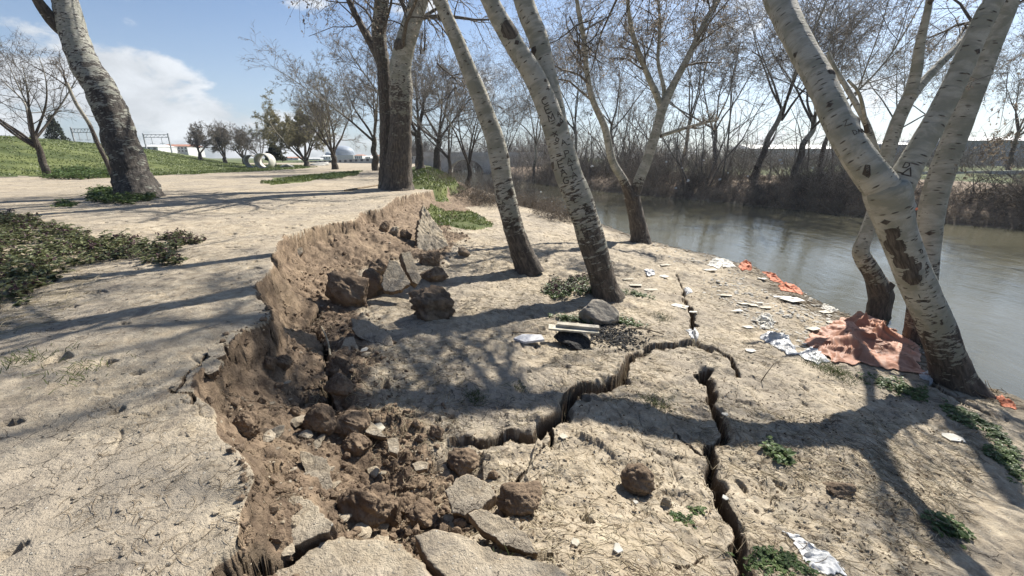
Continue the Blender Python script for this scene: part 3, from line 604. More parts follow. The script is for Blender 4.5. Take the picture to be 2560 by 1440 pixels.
L5, S5 = tracedline([(1650,340,10),(1720,318,8),(1790,300,5)], Y0+.3, Y0+.1); stem(mb, L5, S5, (0, .1), 8, 46)
mb.build('trunk', M_BARK, t5, b, att='dark', uv=True)
crown([(L1[3:], S1[3:]), (L5, S5)], n=(11, 5, 4), base=b, parent=t5, leaf=M_LEAF, leafn=2, lsize=.055, lr=(.45, .6, .6), droop=(.0, -.05, -.10), rmin=.004, tr=(.1, 1), rs=(.5, .5, .5), twig=M_TWIGG)
crown([(L2[5:], S2[5:]), (L3[1:], S3[1:]), (L4[1:], S4[1:])], n=(17, 8, 6), base=b, parent=t5, leaf=M_LEAF, leafn=2, lsize=.065, lr=(.40, .5, .5), droop=(.0, -.05, -.10), rmin=.004, tr=(.15, 1), rs=(.4, .5, .5), twig=M_TWIGG)

# --- great forked tree, right
b = basept(2385, 968); Y0 = b[1]
t6 = thing('poplar_tree', 'great white poplar at right forking low into two thick limbs, dark knot below the fork', 'tree', b)
mb = MB(); P, R = tracedline([(2400,990,150),(2385,950,122),(2362,880,106),(2334,800,102),(2302,730,102),(2270,650,100),(2240,570,104),(2222,500,124),(2212,468,118),(2210,452,60)], Y0, Y0+.1)
fr = stem(mb, P, R, (.15, 1.9), 44, 51, flare=.12, knots=[(1.98, .85, .085, .05), (2.20, .70, .10, .012), (2.42, .55, .11, .006), (2.60, .75, .07, .004), (2.1, 1.25, .05, .006), (1.3, 1.3, .03, .03)], rough=.04)
LA, SA = tracedline([(2245,530,100),(2212,478,104),(2165,418,94),(2120,350,86),(2082,275,80),(2050,200,77),(2010,130,73),(1974,60,72),(1945,-8,75),(1925,-80,66)], Y0+.06, Y0+2.7, 1.8)
LA, SA = extend(LA, SA, 7, .7); frL = stem(mb, LA, SA, (0, .2), 36, 52, v0=2.4, knots=[(1.2, 2.6, .06, .03), (1.9, 1.7, .05, .03)])
LB, SB = tracedline([(2225,530,84),(2245,470,88),(2280,405,78),(2316,340,72),(2352,275,69),(2392,195,68),(2430,110,66),(2468,30,66),(2500,-40,62)], Y0+.1, Y0+.35)
LB, SB = extend(LB, SB, 7, .7); frR = stem(mb, LB, SB, (0, .2), 34, 53, v0=2.4)
pass
cv = mb
for f_, wrd, py, off, hh in ((frL, 'Z', 330, .2, .055), (frL, 'DAN', 352, .45, .055)):
    v = vat(f_, py); carve(cv, f_, wrd, v, facing(f_, v)+off, hh, along=False, wr=.0035)
v = vat(frL, 430); [carve(cv, frL, 'o', v+q_*.01, facing(frL, v)-.1+q_*.05, .09, wr=.006, slant=q_*.3) for q_ in range(-2, 3)]
v = vat(frR, 450); carve(cv, frR, 'q', v, facing(frR, v)+.1, .12, wr=.007); v = vat(frR, 430); carve(cv, frR, 'D', v, facing(frR, v)-.2, .07, wr=.006)
scribbles(cv, fr, vat(fr, 740), vat(fr, 590), 16, (.03, .08), 12, .9, 'SoCSIM'); mb.build('trunk', M_BARK, t6, b, att='dark', uv=True)
SX, SR = tracedline([(2120,360,10),(2200,290,9),(2180,230,7),(2110,150,6)], Y0+.4, Y0+1.5)
crown([(LA[7:], SA[7:]), (LB[6:], SB[6:])], n=(34, 12, 9), base=b, parent=t6, leaf=M_LEAF, leafn=2, lsize=.05, lr=(.45, .45, .5), droop=(-.07, -.09, -.13), rmin=.0024, rs=(.3, .5, .5))

# --- the stem behind it
b = basept(2300, 860); Y0 = b[1]+.15
t7 = thing('poplar_tree', 'pale poplar stem rising just behind the great forked trunk, dark at its foot', 'tree', (b[0], Y0, b[2]))
mb = MB(); P, R = tracedline([(2290,900,84),(2296,820,76),(2308,720,72),(2318,620,72),(2330,520,74),(2352,440,74),(2378,370,72),(2408,290,70),(2444,200,66),(2480,110,62),(2518,20,57),(2548,-60,54)], Y0, Y0+.5)
P, R = extend(P, R, 7, .7); stem(mb, P, R, (.4, 1.6), 32, 61, flare=.15); bb = (b[0], Y0, b[2])
mb.build('trunk', M_BARK, t7, bb, att='dark', uv=True)
DR = [tracedline(q_, Y0+.3, Y0+e_) for q_, e_ in (([(2560,60,9),(2520,190,6),(2450,260,4),(2470,380,3)], -.4), ([(2620,30,9),(2560,150,6),(2540,280,4),(2520,350,3)], .5), ([(2700,0,9),(2600,120,7),(2570,300,4),(2560,430,3)], -.3))]
crown(DR, n=(7, 5, 3), base=bb, parent=t7, leaf=M_LEAF, leafn=2, lsize=.045, lr=(.35, .4, .5), droop=(-.1, -.1, -.13), rmin=.002, rs=(.5, .5, .5), leafname='hanging_catkins')
crown([(P[8:], R[8:])], n=(38, 12, 8), base=bb, parent=t7, leaf=M_LEAF, leafn=2, lsize=.05, lr=(.42, .42, .5), droop=(-.07, -.09, -.13), rmin=.0024, rs=(.35, .5, .5))

# --- dark crooked stem standing in the shallows
b = basept(2195, 790); Y0 = b[1]
t8 = thing('poplar_tree', 'crooked dark-footed poplar with a broken stub, standing between the orange cloth and the river', 'tree', b)
mb = MB(); P, R = tracedline([(2196,812,64),(2198,770,60),(2202,735,62),(2184,690,54),(2160,650,48),(2152,625,44),(2164,590,40),(2184,540,44),(2198,490,44),(2206,440,42),(2222,370,42),(2246,300,40),(2274,240,40)], Y0, Y0+.5)
fr = stem(mb, P, R, (.75, 1.2), 28, 71, flare=.1)
X, RX = tracedline([(2205,728,44),(2222,716,32),(2232,708,20)], Y0+.03, Y0-.02); stem(mb, X, RX, (9, 1), 14, 72)
LA, SA = tracedline([(2270,250,38),(2290,180,34),(2300,110,28),(2318,30,22),(2335,-60,18)], Y0+.5, Y0+.7); LA, SA = extend(LA, SA, 4, .6); stem(mb, LA, SA, (0, .1), 16, 73)
LB, SB = tracedline([(2262,270,30),(2300,215,30),(2350,160,26),(2400,110,22)], Y0+.5, Y0+1.1); LB, SB = extend(LB, SB, 5, .6); stem(mb, LB, SB, (0, .1), 14, 74)
LC, SC = tracedline([(2200,420,26),(2170,320,20),(2140,260,17),(2085,165,12),(2070,130,9)], Y0+.45, Y0+1.4); stem(mb, LC, SC, (.1, .3), 12, 75)
LD, SD = tracedline([(2168,330,14),(2150,240,10),(2120,200,8)], Y0+.7, Y0+.3); stem(mb, LD, SD, (.1, .3), 8, 76)
mb.build('trunk', M_BARK, t8, b, att='dark', uv=True)
crown([(LA, SA), (LB, SB)], n=(18, 8, 6), base=b, parent=t8, leaf=M_LEAF, leafn=2, lsize=.055, lr=(.36, .5, .5), droop=(-.03, -.08, -.12), rmin=.003)


PU, RU = tracedline([(2160,300,10),(2120,220,8),(2075,160,6),(2020,150,4)], 9.0, 9.6)
# ---------------------------------------------------------------- background trees
def bgtree(px, Y, hpx, label, lean=0, w=.16, n=(7, 9, 8), leaf=None, leafn=2, lsize=.1, spread=.75, low=.35, twig=None, barkm=None, rmin=.010, cat='tree', name='bare_tree', group=None, up=(.05, .02, -.01), seed=None, lr=(.55, .5, .45), forks=5, mlab=None, rsx=1.0, darkh=(2, 2), leafname='foliage'):
    """a tree Y metres out in the column px whose top reaches photo row hpx"""
    x = (px-1280)/F*(Y*cp+.3); z0 = float(H(x, Y)[0]); b = np.array([x, Y, z0])
    top = at(px, hpx, Y)[2]; hgt = top-z0
    t = thing(name, label, cat, b, group); mb = MB()
    k = 6; zs = np.linspace(-.1, hgt*low, k); P = np.stack([x+lean*zs+rng.normal(size=k)*.02*hgt*.3, Y+rng.normal(size=k)*.03, z0+zs], 1); P[0] = b-[0, 0, .15]
    R = np.linspace(w*1.25, w*.8, k); stem(mb, P, R, darkh, 12, int(px) % 97, flare=.3)
    limbs = []
    for q in range(forks):
        a = q*2*math.pi/forks+rng.uniform(-.5, .5); el = rng.uniform(.55, 1.25) if q else 1.45
        D = np.array([math.cos(a)*math.cos(el)*spread*1.3, math.sin(a)*math.cos(el)*spread*1.3, math.sin(el)]); D[0] += lean*.6; D /= np.linalg.norm(D)
        L = hgt*(1-low)*rng.uniform(.75, .98)/max(.6, D[2]); pts = [P[-1]-[0, 0, hgt*.03*q*.5]]
        for j in range(6): D = D+rng.normal(size=3)*.10+np.array([0, 0, .05]); D /= np.linalg.norm(D); pts.append(pts[-1]+D*L/6*.92)
        r = np.linspace(w*.45, w*.07, 7); stem(mb, np.array(pts), r, darkh, 8, q+int(px) % 97); limbs.append((np.array(pts), r))
    mb.build('trunk', barkm or M_BARKD, t, b, att='dark', uv=True)
    crown(limbs, n=n, base=b, parent=t, leaf=leaf, leafn=leafn, lsize=lsize, lr=lr, droop=up, rmin=rmin, twig=twig or M_TWIGG, K=(6, 4, 3), leafname=leafname)
    return t
G1 = 'bare trees on the far bank'; G2 = 'trees along the path and levee'
bgtree(118, 27, 85, 'spreading bare tree on the grass at far left', low=.30, w=.17, n=(9, 8, 7), spread=.95, rmin=.008, twig=M_TWIG, group=G2, forks=8)
bgtree(285, 24, 120, 'thin leaning trunk just left of the stout leaning poplar', lean=-.22, w=.09, n=(4, 5, 4), low=.75, forks=3, group=G2, barkm=M_BARKD)
for px, Y, h_, lb in ((505, 66, 315, 'dense bushy bare tree, leftmost of the clump left of the concrete pipes'), (565, 66, 325, 'reddish bare tree in the middle of the clump left of the concrete pipes'), (612, 70, 322, 'bare tree directly behind the concrete pipes')):
    bgtree(px, Y, h_, lb, low=.2, w=.25, n=(11, 11, 9), spread=.62, rmin=.016, group=G2, leaf=M_LEAF, leafn=1, lsize=.10, twig=M_TWIG)
bgtree(655, 74, 310, 'sparse bare tree rising behind the right-hand concrete pipe', low=.2, w=.2, n=(7, 8, 7), spread=.9, rmin=.016, group=G2)
bgtree(768, 60, 262, 'round-crowned tree with fine olive foliage beside the old bridge', low=.16, w=.30, n=(13, 12, 11), spread=.72, rmin=.013, leaf=M_GLEAF, leafn=4, lsize=.15, group=G2, up=(.03, -.02, -.10), forks=8, lr=(.42, .42, .45))
bgtree(838, 44, 182, 'tall grey bare tree in front of the old bridge, open crown', low=.2, w=.26, n=(12, 10, 9), spread=.62, lr=(.45, .5, .45), rmin=.011, leaf=M_GLEAF, leafn=1, lsize=.08, group=G2, forks=6)
bgtree(940, 40, 130, 'bare tree with budding crown behind the twin-stemmed poplar, left side', low=.3, w=.25, n=(9, 9, 8), spread=.95, rmin=.010, leaf=M_LEAF, leafn=1, lsize=.10, group=G2, lean=.02)
bgtree(1052, 36, 95, 'thick-crowned bare tree just right of the twin-stemmed poplar', low=.30, w=.30, n=(10, 10, 9), spread=.9, rmin=.010, leaf=M_LEAF, leafn=1, lsize=.08, group=G2)
bgtree(1092, 40, 140, 'dark-trunked tree leaning right beyond the grassy mound', low=.30, w=.27, lean=.12, n=(10, 9, 9), spread=.9, rmin=.010, leaf=M_LEAF, leafn=1, lsize=.08, group=G2)
bgtree(1125, 34, 190, 'pale slender bare tree at the water, left of the bridge arch', low=.25, w=.13, n=(9, 9, 8), spread=.8, rmin=.008, group=G2)
bgtree(1172, 32, 150, 'pale slender bare tree standing in front of the bridge arch', low=.24, w=.16, n=(10, 9, 8), spread=.8, rmin=.008, group=G2)
far = [(1260, 60, 190, 0, 'bare tree between the slim white poplar and the carved poplar, far bank'), (1335, 55, 90, .05, 'hazy bare tree right behind the carved poplar'),
       (1440, 48, 20, -.05, 'bare tree on the far bank showing between the carved poplar and the young forked poplar'), (1525, 50, 30, 0, 'slender far-bank tree behind the left limb of the young forked poplar'),
       (1700, 42, -60, .1, 'bare far-bank tree just right of the young forked poplar'), (1790, 38, 20, -.12, 'low twisted dark tree on the far bank, centre right'),
       (1885, 34, -140, .26, 'dark trunk leaning right on the far bank, left of the great tree'), (1985, 32, -60, .16, 'pale slanted trunk on the far bank, left of the great tree'),
       (2050, 36, 0, .02, 'upright far-bank tree beside the slanted pale trunk'), (2215, 44, 30, 0, 'far-bank tree showing through the fork of the great tree'),
       (2330, 52, 60, .05, 'far-bank tree between the right limbs of the great tree'), (2520, 42, 110, -.05, 'far-bank tree at the right edge in front of the long shed'), (1620, 60, 190, 0, 'distant bare tree seen through the young forked poplar')]
for k, (px, Y, h_, ln, lb) in enumerate(far):
    bgtree(px, Y, h_, lb, lean=ln, low=.34, w=.20 if ln > .1 else .16, n=(11, 10, 8), spread=.9, rmin=.0085, leaf=M_LEAF, leafn=2, lsize=.085, group=G1, barkm=M_BARK if k % 3 == 1 else M_BARKD, twig=M_TWIGG, up=(.04, -.02, -.06), rsx=.8)
# conifers
def conifer(px, Y, hpx, label, wd=.34, seed=1, lowf=.02, loose=1.0):
    x = (px-1280)/F*(Y*cp+.3); z0 = float(H(x, Y)[0]); hg = at(px, hpx, Y)[2]-z0; b = np.array([x, Y, z0]); t = thing('conifer_tree', label, 'tree', b)
    mb = MB(); P = np.linspace(b-[0, 0, .2], b+[0, 0, hg*.97], 6); stem(mb, P, np.linspace(hg*.03, .02, 6), (99, 1), 8, 1); mb.build('trunk', M_BARKD, t, b, att='dark', uv=True)
    n = 2600; u = rng.uniform(0, 1, n)**1.15; a = rng.uniform(0, 6.28, n); rr_ = hg*wd*(1-u)**.8*(.55+.45*rng.uniform(0, 1, n)**.4)*(1+.25*np.sin(a*3+u*9)); rr_ = np.maximum(rr_, .03)
    C = b+np.stack([rr_*np.cos(a), rr_*np.sin(a), hg*(lowf+u*(1-lowf))], 1); V, Q = leafquads(C, hg*.07*loose, .15, .55); mesh('foliage', V, Q, M_CON, t, b, smooth=False)
conifer(163, 60, 288, 'dark pointed conifer behind the spreading bare tree', .33)
conifer(4, 42, 300, 'dark conifer cut by the left edge of the photo', .30)
conifer(690, 62, 360, 'small dark pine beside the round-crowned tree', .42, lowf=.3, loose=1.5)

# ---------------------------------------------------------------- brush on both banks
def brush(name, label, cat, pts, n, hmin, hmax, mat, kind=None, lean=.5, rmin=.006, leaf=None, group=None, sub=(4, 3), leafs=.05):
    base = np.array(pts[0]) if kind is None else None
    P0 = np.asarray(pts)[rng.integers(0, len(pts), n)]+np.column_stack([rng.normal(size=(n, 2))*.25, np.zeros(n)]); P0[:, 2] = H(P0[:, 0], P0[:, 1])-.03; P0[:, 2] = np.maximum(P0[:, 2], ZW-.1)
    D = rng.normal(size=(n, 3))*lean; D[:, 2] = 1; D /= np.linalg.norm(D, axis=1, keepdims=True); L = rng.uniform(hmin, hmax, n)*(.85+.75*vn(P0[:, 0]*.45, P0[:, 1]*.45, 44)*(1 if kind else 0)); ps = [P0]
    for k in range(4): D = D+rng.normal(size=(n, 3))*.16-np.array([0, 0, .06]); D /= np.linalg.norm(D, axis=1, keepdims=True); ps.append(ps[-1]+D*L[:, None]/4)
    P = np.stack(ps, 1); R = np.maximum(rmin, L[:, None]*.010)*np.linspace(1, .35, 5)[None]; mb = MB(); mb.add(*tubes(P, R, 3)); cur = (P, R)
    for s_ in sub: cur = spawn(*cur, s_, .5, 3, .8, .6, tr=(.1, 1), up=-.03, wob=.25, rmin=rmin*.7, lmin=.1); mb.add(*tubes(*cur, n=3))
    if kind: o = mb.build(name, mat); setprops(o, label, cat, group, kind); par = None
    else:
        t = thing(name, label, cat, base, group); mb.build('stems', mat, t, base)
        if leaf: pp = cur[0][:, -1]; mesh('dead_leaves', *leafquads(pp, leafs, .4, .6), leaf, t, base, smooth=False)
    if kind and leaf: pp = cur[0][:, -1]; q = mesh('thicket_dead_leaves', *leafquads(pp, leafs, .4, .6), leaf, smooth=False); setprops(q, 'brown dead leaves hanging in the far-bank thicket', 'leaves', None, 'stuff')
def along(poly, y0, y1, off0, off1, n):
    P = np.array(poly); y = y0+(y1-y0)*rng.uniform(0, 1, n); x = np.interp(y, P[:, 1], P[:, 0]) if P[0, 1] < P[-1, 1] else np.interp(y, P[::-1, 1], P[::-1, 0]); o = rng.uniform(off0, off1, n)
    return np.stack([x+o, y, np.zeros(n)], 1)
FEp = FE
brush('thicket', 'tangled leafless brush along the far river bank', 'brush', np.vstack([along(FEp, 10, 60, -.3, 3.5, 3000), along(FEp, 26, 60, 3, 9, 1500)]), 5200, .4, 1.5, M_BRUSH, 'stuff', .85, .009, M_DRY, leafs=.05)
brush('thicket', 'tangled brush on the steep far bank nearest the viewer, right edge', 'brush', along(FEp, 8, 30, .3, 4.2, 2600), 2600, .8, 1.7, M_BRUSH, 'stuff', .8, .008, None)
brush('thicket', 'tall thin leafless saplings crowding the far bank', 'brush', along(FEp, 32, 70, 1.5, 12, 1500), 330, 2.5, 7.0, M_TWIGG, 'stuff', .2, .011, M_LEAF, leafs=.08, sub=(6, 4))
brush('thicket', 'taller pale brush behind the far bank', 'brush', np.vstack([along(FEp, 30, 90, 2, 14, 1600)]), 1500, 1.0, 2.9, M_TWIGG, 'stuff', .5, .009, None)
brush('thicket', 'dark scrub closing the view beyond the bridge arch', 'brush', np.stack([rng.uniform(-30, 14, 900), rng.uniform(100, 112, 900), np.zeros(900)], 1), 1500, 3.0, 6.5, M_BRUSH, 'stuff', .3, .045, None)
brush('thicket', 'low brush running along the levee foot beyond the trees', 'brush', np.stack([rng.uniform(14, 60, 900), rng.uniform(46, 75, 900), np.zeros(900)], 1), 2600, 1.4, 3.2, M_TWIGG, 'stuff', .4, .016, None)
def near(px, py, n, sx, sy): g = gnd(px, py); return np.stack([g[0]+rng.normal(size=n)*sx, g[1]+rng.normal(size=n)*sy, np.zeros(n)], 1)
GB = 'bare bushes on the near bank'
brush('bare_bush', 'tall pale feathery bush with reddish stems behind the slim white poplar', 'bush', near(1270, 480, 60, 1.6, 2.2), 170, 1.2, 3.0, M_TWIGG, None, .28, .006, None, GB, (6, 5))
brush('bare_bush', 'dense brown bush caught with litter at the water between the slim and the carved poplar', 'bush', near(1330, 520, 60, .9, 1.0), 300, .6, 1.4, M_BRUSH, None, .9, .005, M_DRY, GB, (5, 4), .045)
brush('bare_bush', 'brown bush left of the slim white poplar, at the foot of the grassy slope', 'bush', near(1205, 505, 60, .9, 1.3), 230, .6, 1.3, M_BRUSH, None, .9, .005, M_DRY, GB, (5, 4), .045)
brush('bare_bush', 'bare bush on the bank just behind the carved poplar', 'bush', near(1395, 545, 50, .5, .8), 120, .5, 1.1, M_BRUSH, None, .8, .005, M_DRY, GB, (5, 4), .045)
# ---------------------------------------------------------------- grass on the upper ground
def tufts(polys, N, hgt, y0, y1, x0, x1, mat, name, label, width=.012, cat='grass', extra=None):
    x = rng.uniform(x0, x1, N*3); y = y0*(y1/y0)**rng.uniform(0, 1, N*3); k = np.zeros(len(x), bool); wx = x+.5*fbm(x*.7, y*.7, 3, 95); wy = y+.9*fbm(x*.7, y*.7, 3, 97)
    for p in polys: k |= inpoly(wx, wy, p)
    k &= vn(x*1.2, y*1.2, 33) > -.55
    x, y = x[k][:N], y[k][:N]; n = len(x); z = H(x, y); p = np.stack([x, y, z], 1); s = hgt*rng.uniform(.5, 1.5, n)[:, None]*(1+.5*(y[:, None] > 25)); D = rng.normal(size=(n, 3))*.45; D[:, 2] = 1; Q = rng.normal(size=(n, 3)); Q[:, 2] = 0; Q /= np.linalg.norm(Q, axis=1, keepdims=True)
    wd_ = width*(1+y[:, None]/14); V = np.stack([p-Q*wd_, p+Q*wd_, p+D*s], 1).reshape(-1, 3); o = mesh(name, V, np.arange(len(V)).reshape(-1, 3), mat, smooth=False); setprops(o, label, cat, None, 'stuff')
tufts([GRASS1, LEV], 60000, .055, 14, 75, -70, -3, M_GRASS, 'grass', 'short green grass on the levee and beside the path')
tufts([GRASS2, GR3, MOUND], 14000, .07, 12, 40, -13, 0, M_GRASS, 'grass', 'short green grass between the dirt tracks and on the mound by the rim')
# ---------------------------------------------------------------- clods, slabs and stones
import bmesh
def ico(sub):
    bm = bmesh.new(); bmesh.ops.create_icosphere(bm, subdivisions=sub, radius=1); V = np.array([v.co[:] for v in bm.verts]); T = np.array([[v.index for v in f.verts] for f in bm.faces]); bm.free(); return V, T
ICO = {k: ico(k) for k in (1, 2, 3, 5)}
def n3(P, f, s=0, o=3): return (fbm(P[:, 0]*f+P[:, 2]*f*.8, P[:, 1]*f-P[:, 2]*f*.6, o, s)+fbm(P[:, 1]*f+11, P[:, 2]*f+P[:, 0]*f*.3, o, s+4))*.5*1.4
def rockV(sub, size, seed, facet=.75, cuts=9, amp=.16, fine=.05):
    V, T = ICO[sub]; V = V.copy(); q = np.random.default_rng(seed)
    for k in range(cuts):
        n = q.normal(size=3); n /= np.linalg.norm(n); c = q.uniform(facet-.12, facet+.15); d = V@n-c; V = V-np.outer(np.maximum(d, 0), n)*.9
    rr_ = 1+amp*n3(V, 1.6, seed % 50)+fine*n3(V, 6, seed % 50+7)+fine*.5*n3(V, 15, seed % 50+9, 2)
    return V*rr_[:, None]*np.asarray(size)[None]*.5, T
def rotm(rx, ry, rz):
    from mathutils import Euler
    return np.array(Euler((rx, ry, rz)).to_matrix())
def clod(label, px, py, wpx, hpx, name='soil_clod', cat='soil clod', mat=None, soil=1.2, facet=.68, cuts=12, seed=None, rot=0, depth=1.0, sink=.22, amp=.24, fine=.13, group=None, dz=0, sub=5):
    g = gnd(px, py); dd = dep(g); s = dd/F; seed = seed or int(px*7+py) % 9999
    w_, h_ = wpx*s, hpx*s; V, T = rockV(sub, (w_*1.08, w_*depth, h_*1.15), seed, facet, cuts, amp, fine); V = V@rotm(rng.uniform(-.2, .2), rng.uniform(-.2, .2), rot).T
    b = g+np.array([0, w_*depth*.35, h_*(.5-sink)+dz]); o = mesh(name, V+b, T, mat or M_CLOD, None, b, attrs={'soil': np.full(len(V), soil), 'grass': np.zeros(len(V)), 'wet_and_shade': np.zeros(len(V))})
    return setprops(o, label, cat, group)
def slab(label, outl, zc, nrm=(0, 0, 1), thick=.08, name='crust_slab', cat='slab', mat=None, jag=.012, top=0.0, side=1.0, rings=16, bumpy=.005, group=None, kind=None, grid=150):
    n = np.array(nrm, float); n /= np.linalg.norm(n); o = np.array(outl, float); c = o.mean(0); d = rd(*c); d *= (zc-CH)/d[2]; c3 = np.array([0, 0, CH])+d
    P = []
    for a, b in o: r = rd(a, b); t = ((c3-np.array([0, 0, CH]))@n)/(r@n); P.append(np.array([0, 0, CH])+r*t)
    P = np.array(P); c3 = P.mean(0); L = np.vstack([P, P[:1]]); s = np.concatenate([[0], np.cumsum(np.linalg.norm(np.diff(L, axis=0), axis=1))]); t = np.linspace(0, s[-1], grid+1)[:-1]
    E = np.stack([np.interp(t, s, L[:, k]) for k in range(3)], 1); q = t*1.0+hash(label) % 89*0
    out = (E-c3); out /= np.linalg.norm(out, axis=1, keepdims=True); sd_ = len(label)*3; jj = jag*(vn(t*14, t*0+sd_, 3)+.7*vn(t*37, t*0+sd_, 5)+.5*vn(t*90, t*0, 7)); E = E+out*jj[:, None]
    V = [c3[None]]; 
    for r in np.linspace(0, 1, rings+1)[1:]: V.append(c3+(E-c3)*r)
    rn = np.repeat(np.arange(rings+1), [1]+[grid]*rings)
    for k in range(1, 5): V.append(E-n*thick*k/4-out*thick*.10*k/4+out*(jag*.8*vn(t*30, t*0+k, 11))[:, None])
    V.append((c3-n*thick)[None]); V = np.vstack(V); nt = 1+grid*rings
    hb = bumpy*(fbm(V[:, 0]*9, V[:, 1]*9, 4, 5)+.5*fbm(V[:, 0]*40, V[:, 1]*40, 2, 6)); V[:nt] += n*hb[:nt, None]; V[nt:-1] += out[np.arange(len(V)-1-nt) % grid]*(hb[nt:-1, None]*1.5)
    so_ = np.full(len(V), side); so_[:nt-grid] = top; so_[nt-grid:nt] = (top+side)/2
    k = np.arange(grid); kn = (k+1) % grid; tri = [np.stack([np.zeros(grid, int), 1+k, 1+kn], 1)]; qd = []
    for r in range(rings+4-1): a = 1+r*grid; qd.append(np.stack([a+k, a+grid+k, a+grid+kn, a+kn], 1))
    a = 1+(rings+3)*grid; tri.append(np.stack([a+k, np.full(grid, len(V)-1), a+kn], 1))
    ob = mesh(name, V, [np.concatenate(tri), np.concatenate(qd)], mat or M_CLOD, None, c3, attrs={'soil': so_, 'grass': so_*0, 'wet_and_shade': so_*0})
    bm = bmesh.new(); bm.from_mesh(ob.data); bmesh.ops.recalc_face_normals(bm, faces=bm.faces); bm.to_mesh(ob.data); bm.free()
    return setprops(ob, label, cat, group, kind)
slab('large pale crust slab tilted over the black gap at the bottom left of the pit', [(640,1236),(692,1234),(735,1238),(778,1250),(800,1272),(832,1312),(818,1328),(765,1348),(718,1378),(650,1388),(612,1380),(616,1350),(650,1300),(640,1262)], -.24, (-.12, -.16, 1), .12, jag=.010)
slab('pale crust block standing on edge in the pit, dark side toward the left', [(750,1128),(775,1130),(815,1150),(832,1212),(812,1240),(795,1226),(765,1182),(752,1152)], -.40, (.30, -.45, .84), .14, jag=.007)
slab('broad pale crust slab along the bottom edge, left of the forked crack', [(800,1356),(868,1340),(940,1348),(1002,1362),(1062,1410),(1080,1445),(1100,1540),(620,1540),(648,1440),(690,1425),(722,1418),(762,1380)], -.27, (.0, -.04, 1), .13, jag=.010)
slab('pale cracked crust slab along the bottom edge, right of the forked crack', [(1035,1338),(1095,1322),(1150,1332),(1200,1362),(1290,1392),(1390,1412),(1440,1450),(1500,1540),(1150,1540),(1118,1440),(1072,1398)], -.29, (.0, -.04, 1), .12, jag=.010)
slab('flat grey crust slab on the right side of the pit', [(1110,1228),(1140,1198),(1180,1185),(1225,1210),(1240,1238),(1200,1270),(1160,1290),(1128,1284)], -.50, (-.1, -.3, 1), .10, jag=.008)
slab('long grey crust slab sliding into the gap below the flat grey slab', [(1172,1284),(1200,1268),(1262,1296),(1318,1334),(1348,1386),(1312,1378),(1250,1352),(1205,1322)], -.42, (.10, -.35, .93), .08, jag=.008)
slab('pale thick crust slab leaning over a black hollow in mid slump, left of the leaning shadow', [(878,796),(918,800),(950,818),(978,842),(984,866),(945,862),(900,846),(880,822)], -.60, (.05, -.5, .85), .13, jag=.010)
slab('tall sunlit crust slab lying on the slump below the rim', [(972,650),(992,652),(1026,704),(1002,726),(962,728),(952,715)], -.42, (.25, -.65, .72), .12, jag=.012)
slab('narrow upright crust slab beside the tall sunlit slab', [(1003,632),(1026,628),(1053,696),(1046,712),(1032,706),(1015,672)], -.40, (.5, -.6, .6), .16, jag=.010)
slab('broad pale slab of slipped bank face below the twin-stemmed tree', [(1058,512),(1078,540),(1108,585),(1132,632),(1108,640),(1078,628),(1044,634),(1042,580),(1052,545)], -.50, (.55, -.45, .70), .16, jag=.03, bumpy=.03)
slab('small pale slab sunk in rubble beside the dark clod', [(915,905),(945,900),(968,905),(972,925),(940,945),(918,932)], -.72, (.0, -.2, 1), .06, jag=.006)
slab('flat grey slab at the left foot of the bench near the slump', [(925,905),(960,896),(990,905),(985,925),(945,925)], -.72, (-.05, -.1, 1), .05, jag=.006)
slab('small cream slab under the dark clod at the pit edge', [(905,1060),(925,1052),(945,1070),(965,1092),(935,1088),(912,1080)], -.63, (.1, -.2, 1), .04, jag=.004)
slab('small oval pale slab among crumbs near the end of the long crack', [(1030,1160),(1050,1152),(1072,1156),(1068,1172),(1040,1176)], -.55, (0, -.2, 1), .03, jag=.003)
slab('grey square slab at the end of the long crack', [(968,1098),(995,1092),(998,1125),(992,1135),(972,1128)], -.60, (.1, -.2, 1), .05, jag=.004)
slab('grey rubble slab behind the pale thick slab', [(862,845),(885,842),(895,870),(885,900),(858,892),(852,868)], -.66, (.1, -.3, 1), .07, jag=.006)
slab('broken crust plate lifting from the left rim, sunlit', [(505,905),(530,892),(556,905),(548,925),(520,935),(505,925)], -.02, (.15, -.25, 1), .045, jag=.006)
slab('cracked crust plate at the rim beside the deep notch', [(520,868),(556,858),(566,885),(540,895),(520,888)], .0, (.1, -.1, 1), .04, jag=.005)
slab('thin crust flake jutting from the rim, pale tip', [(742,622),(755,618),(758,628),(748,640)], -.22, (.1, -.6, .7), .05, jag=.004)
K = dict
clod('big dark crumbly boulder of soil at the outer foot of the slump', 1078, 800, 108, 96, seed=3, facet=.62, cuts=12, amp=.35, fine=.22)
clod('dark jagged earth block standing in front of the brown face', 868, 765, 104, 100, seed=14, facet=.7, amp=.25, depth=.7, fine=.12)
clod('dark wedge of earth below the brown face, left of the sunlit slab', 925, 745, 80, 80, seed=15, facet=.7, fine=.1)
clod('dark rounded clod beside the black slot under the steep face', 838, 955, 68, 66, seed=21)
clod('brown clod just below the dark rounded clod', 842, 995, 66, 50, seed=22)
clod('brown rounded clod at the foot of the sliding face', 795, 1085, 74, 72, seed=23, facet=.9)
clod('near-black clod in shadow on the pit edge', 872, 1090, 84, 66, seed=24, facet=.8)
clod('low brown lump of soil under the near-black clod', 892, 1135, 66, 44, seed=25)
clod('brown clod lying alone on the bench right of the pit', 1602, 1240, 76, 66, seed=26, facet=.95, cuts=4, fine=.12, sink=.12)
clod('clod at the near end of the long crack shadow', 1090, 1100, 44, 36, seed=27)
clod('clod resting on the left side of the sliding face', 700, 920, 44, 42, seed=28)
clod('second clod high on the sliding face', 668, 925, 34, 40, seed=29)
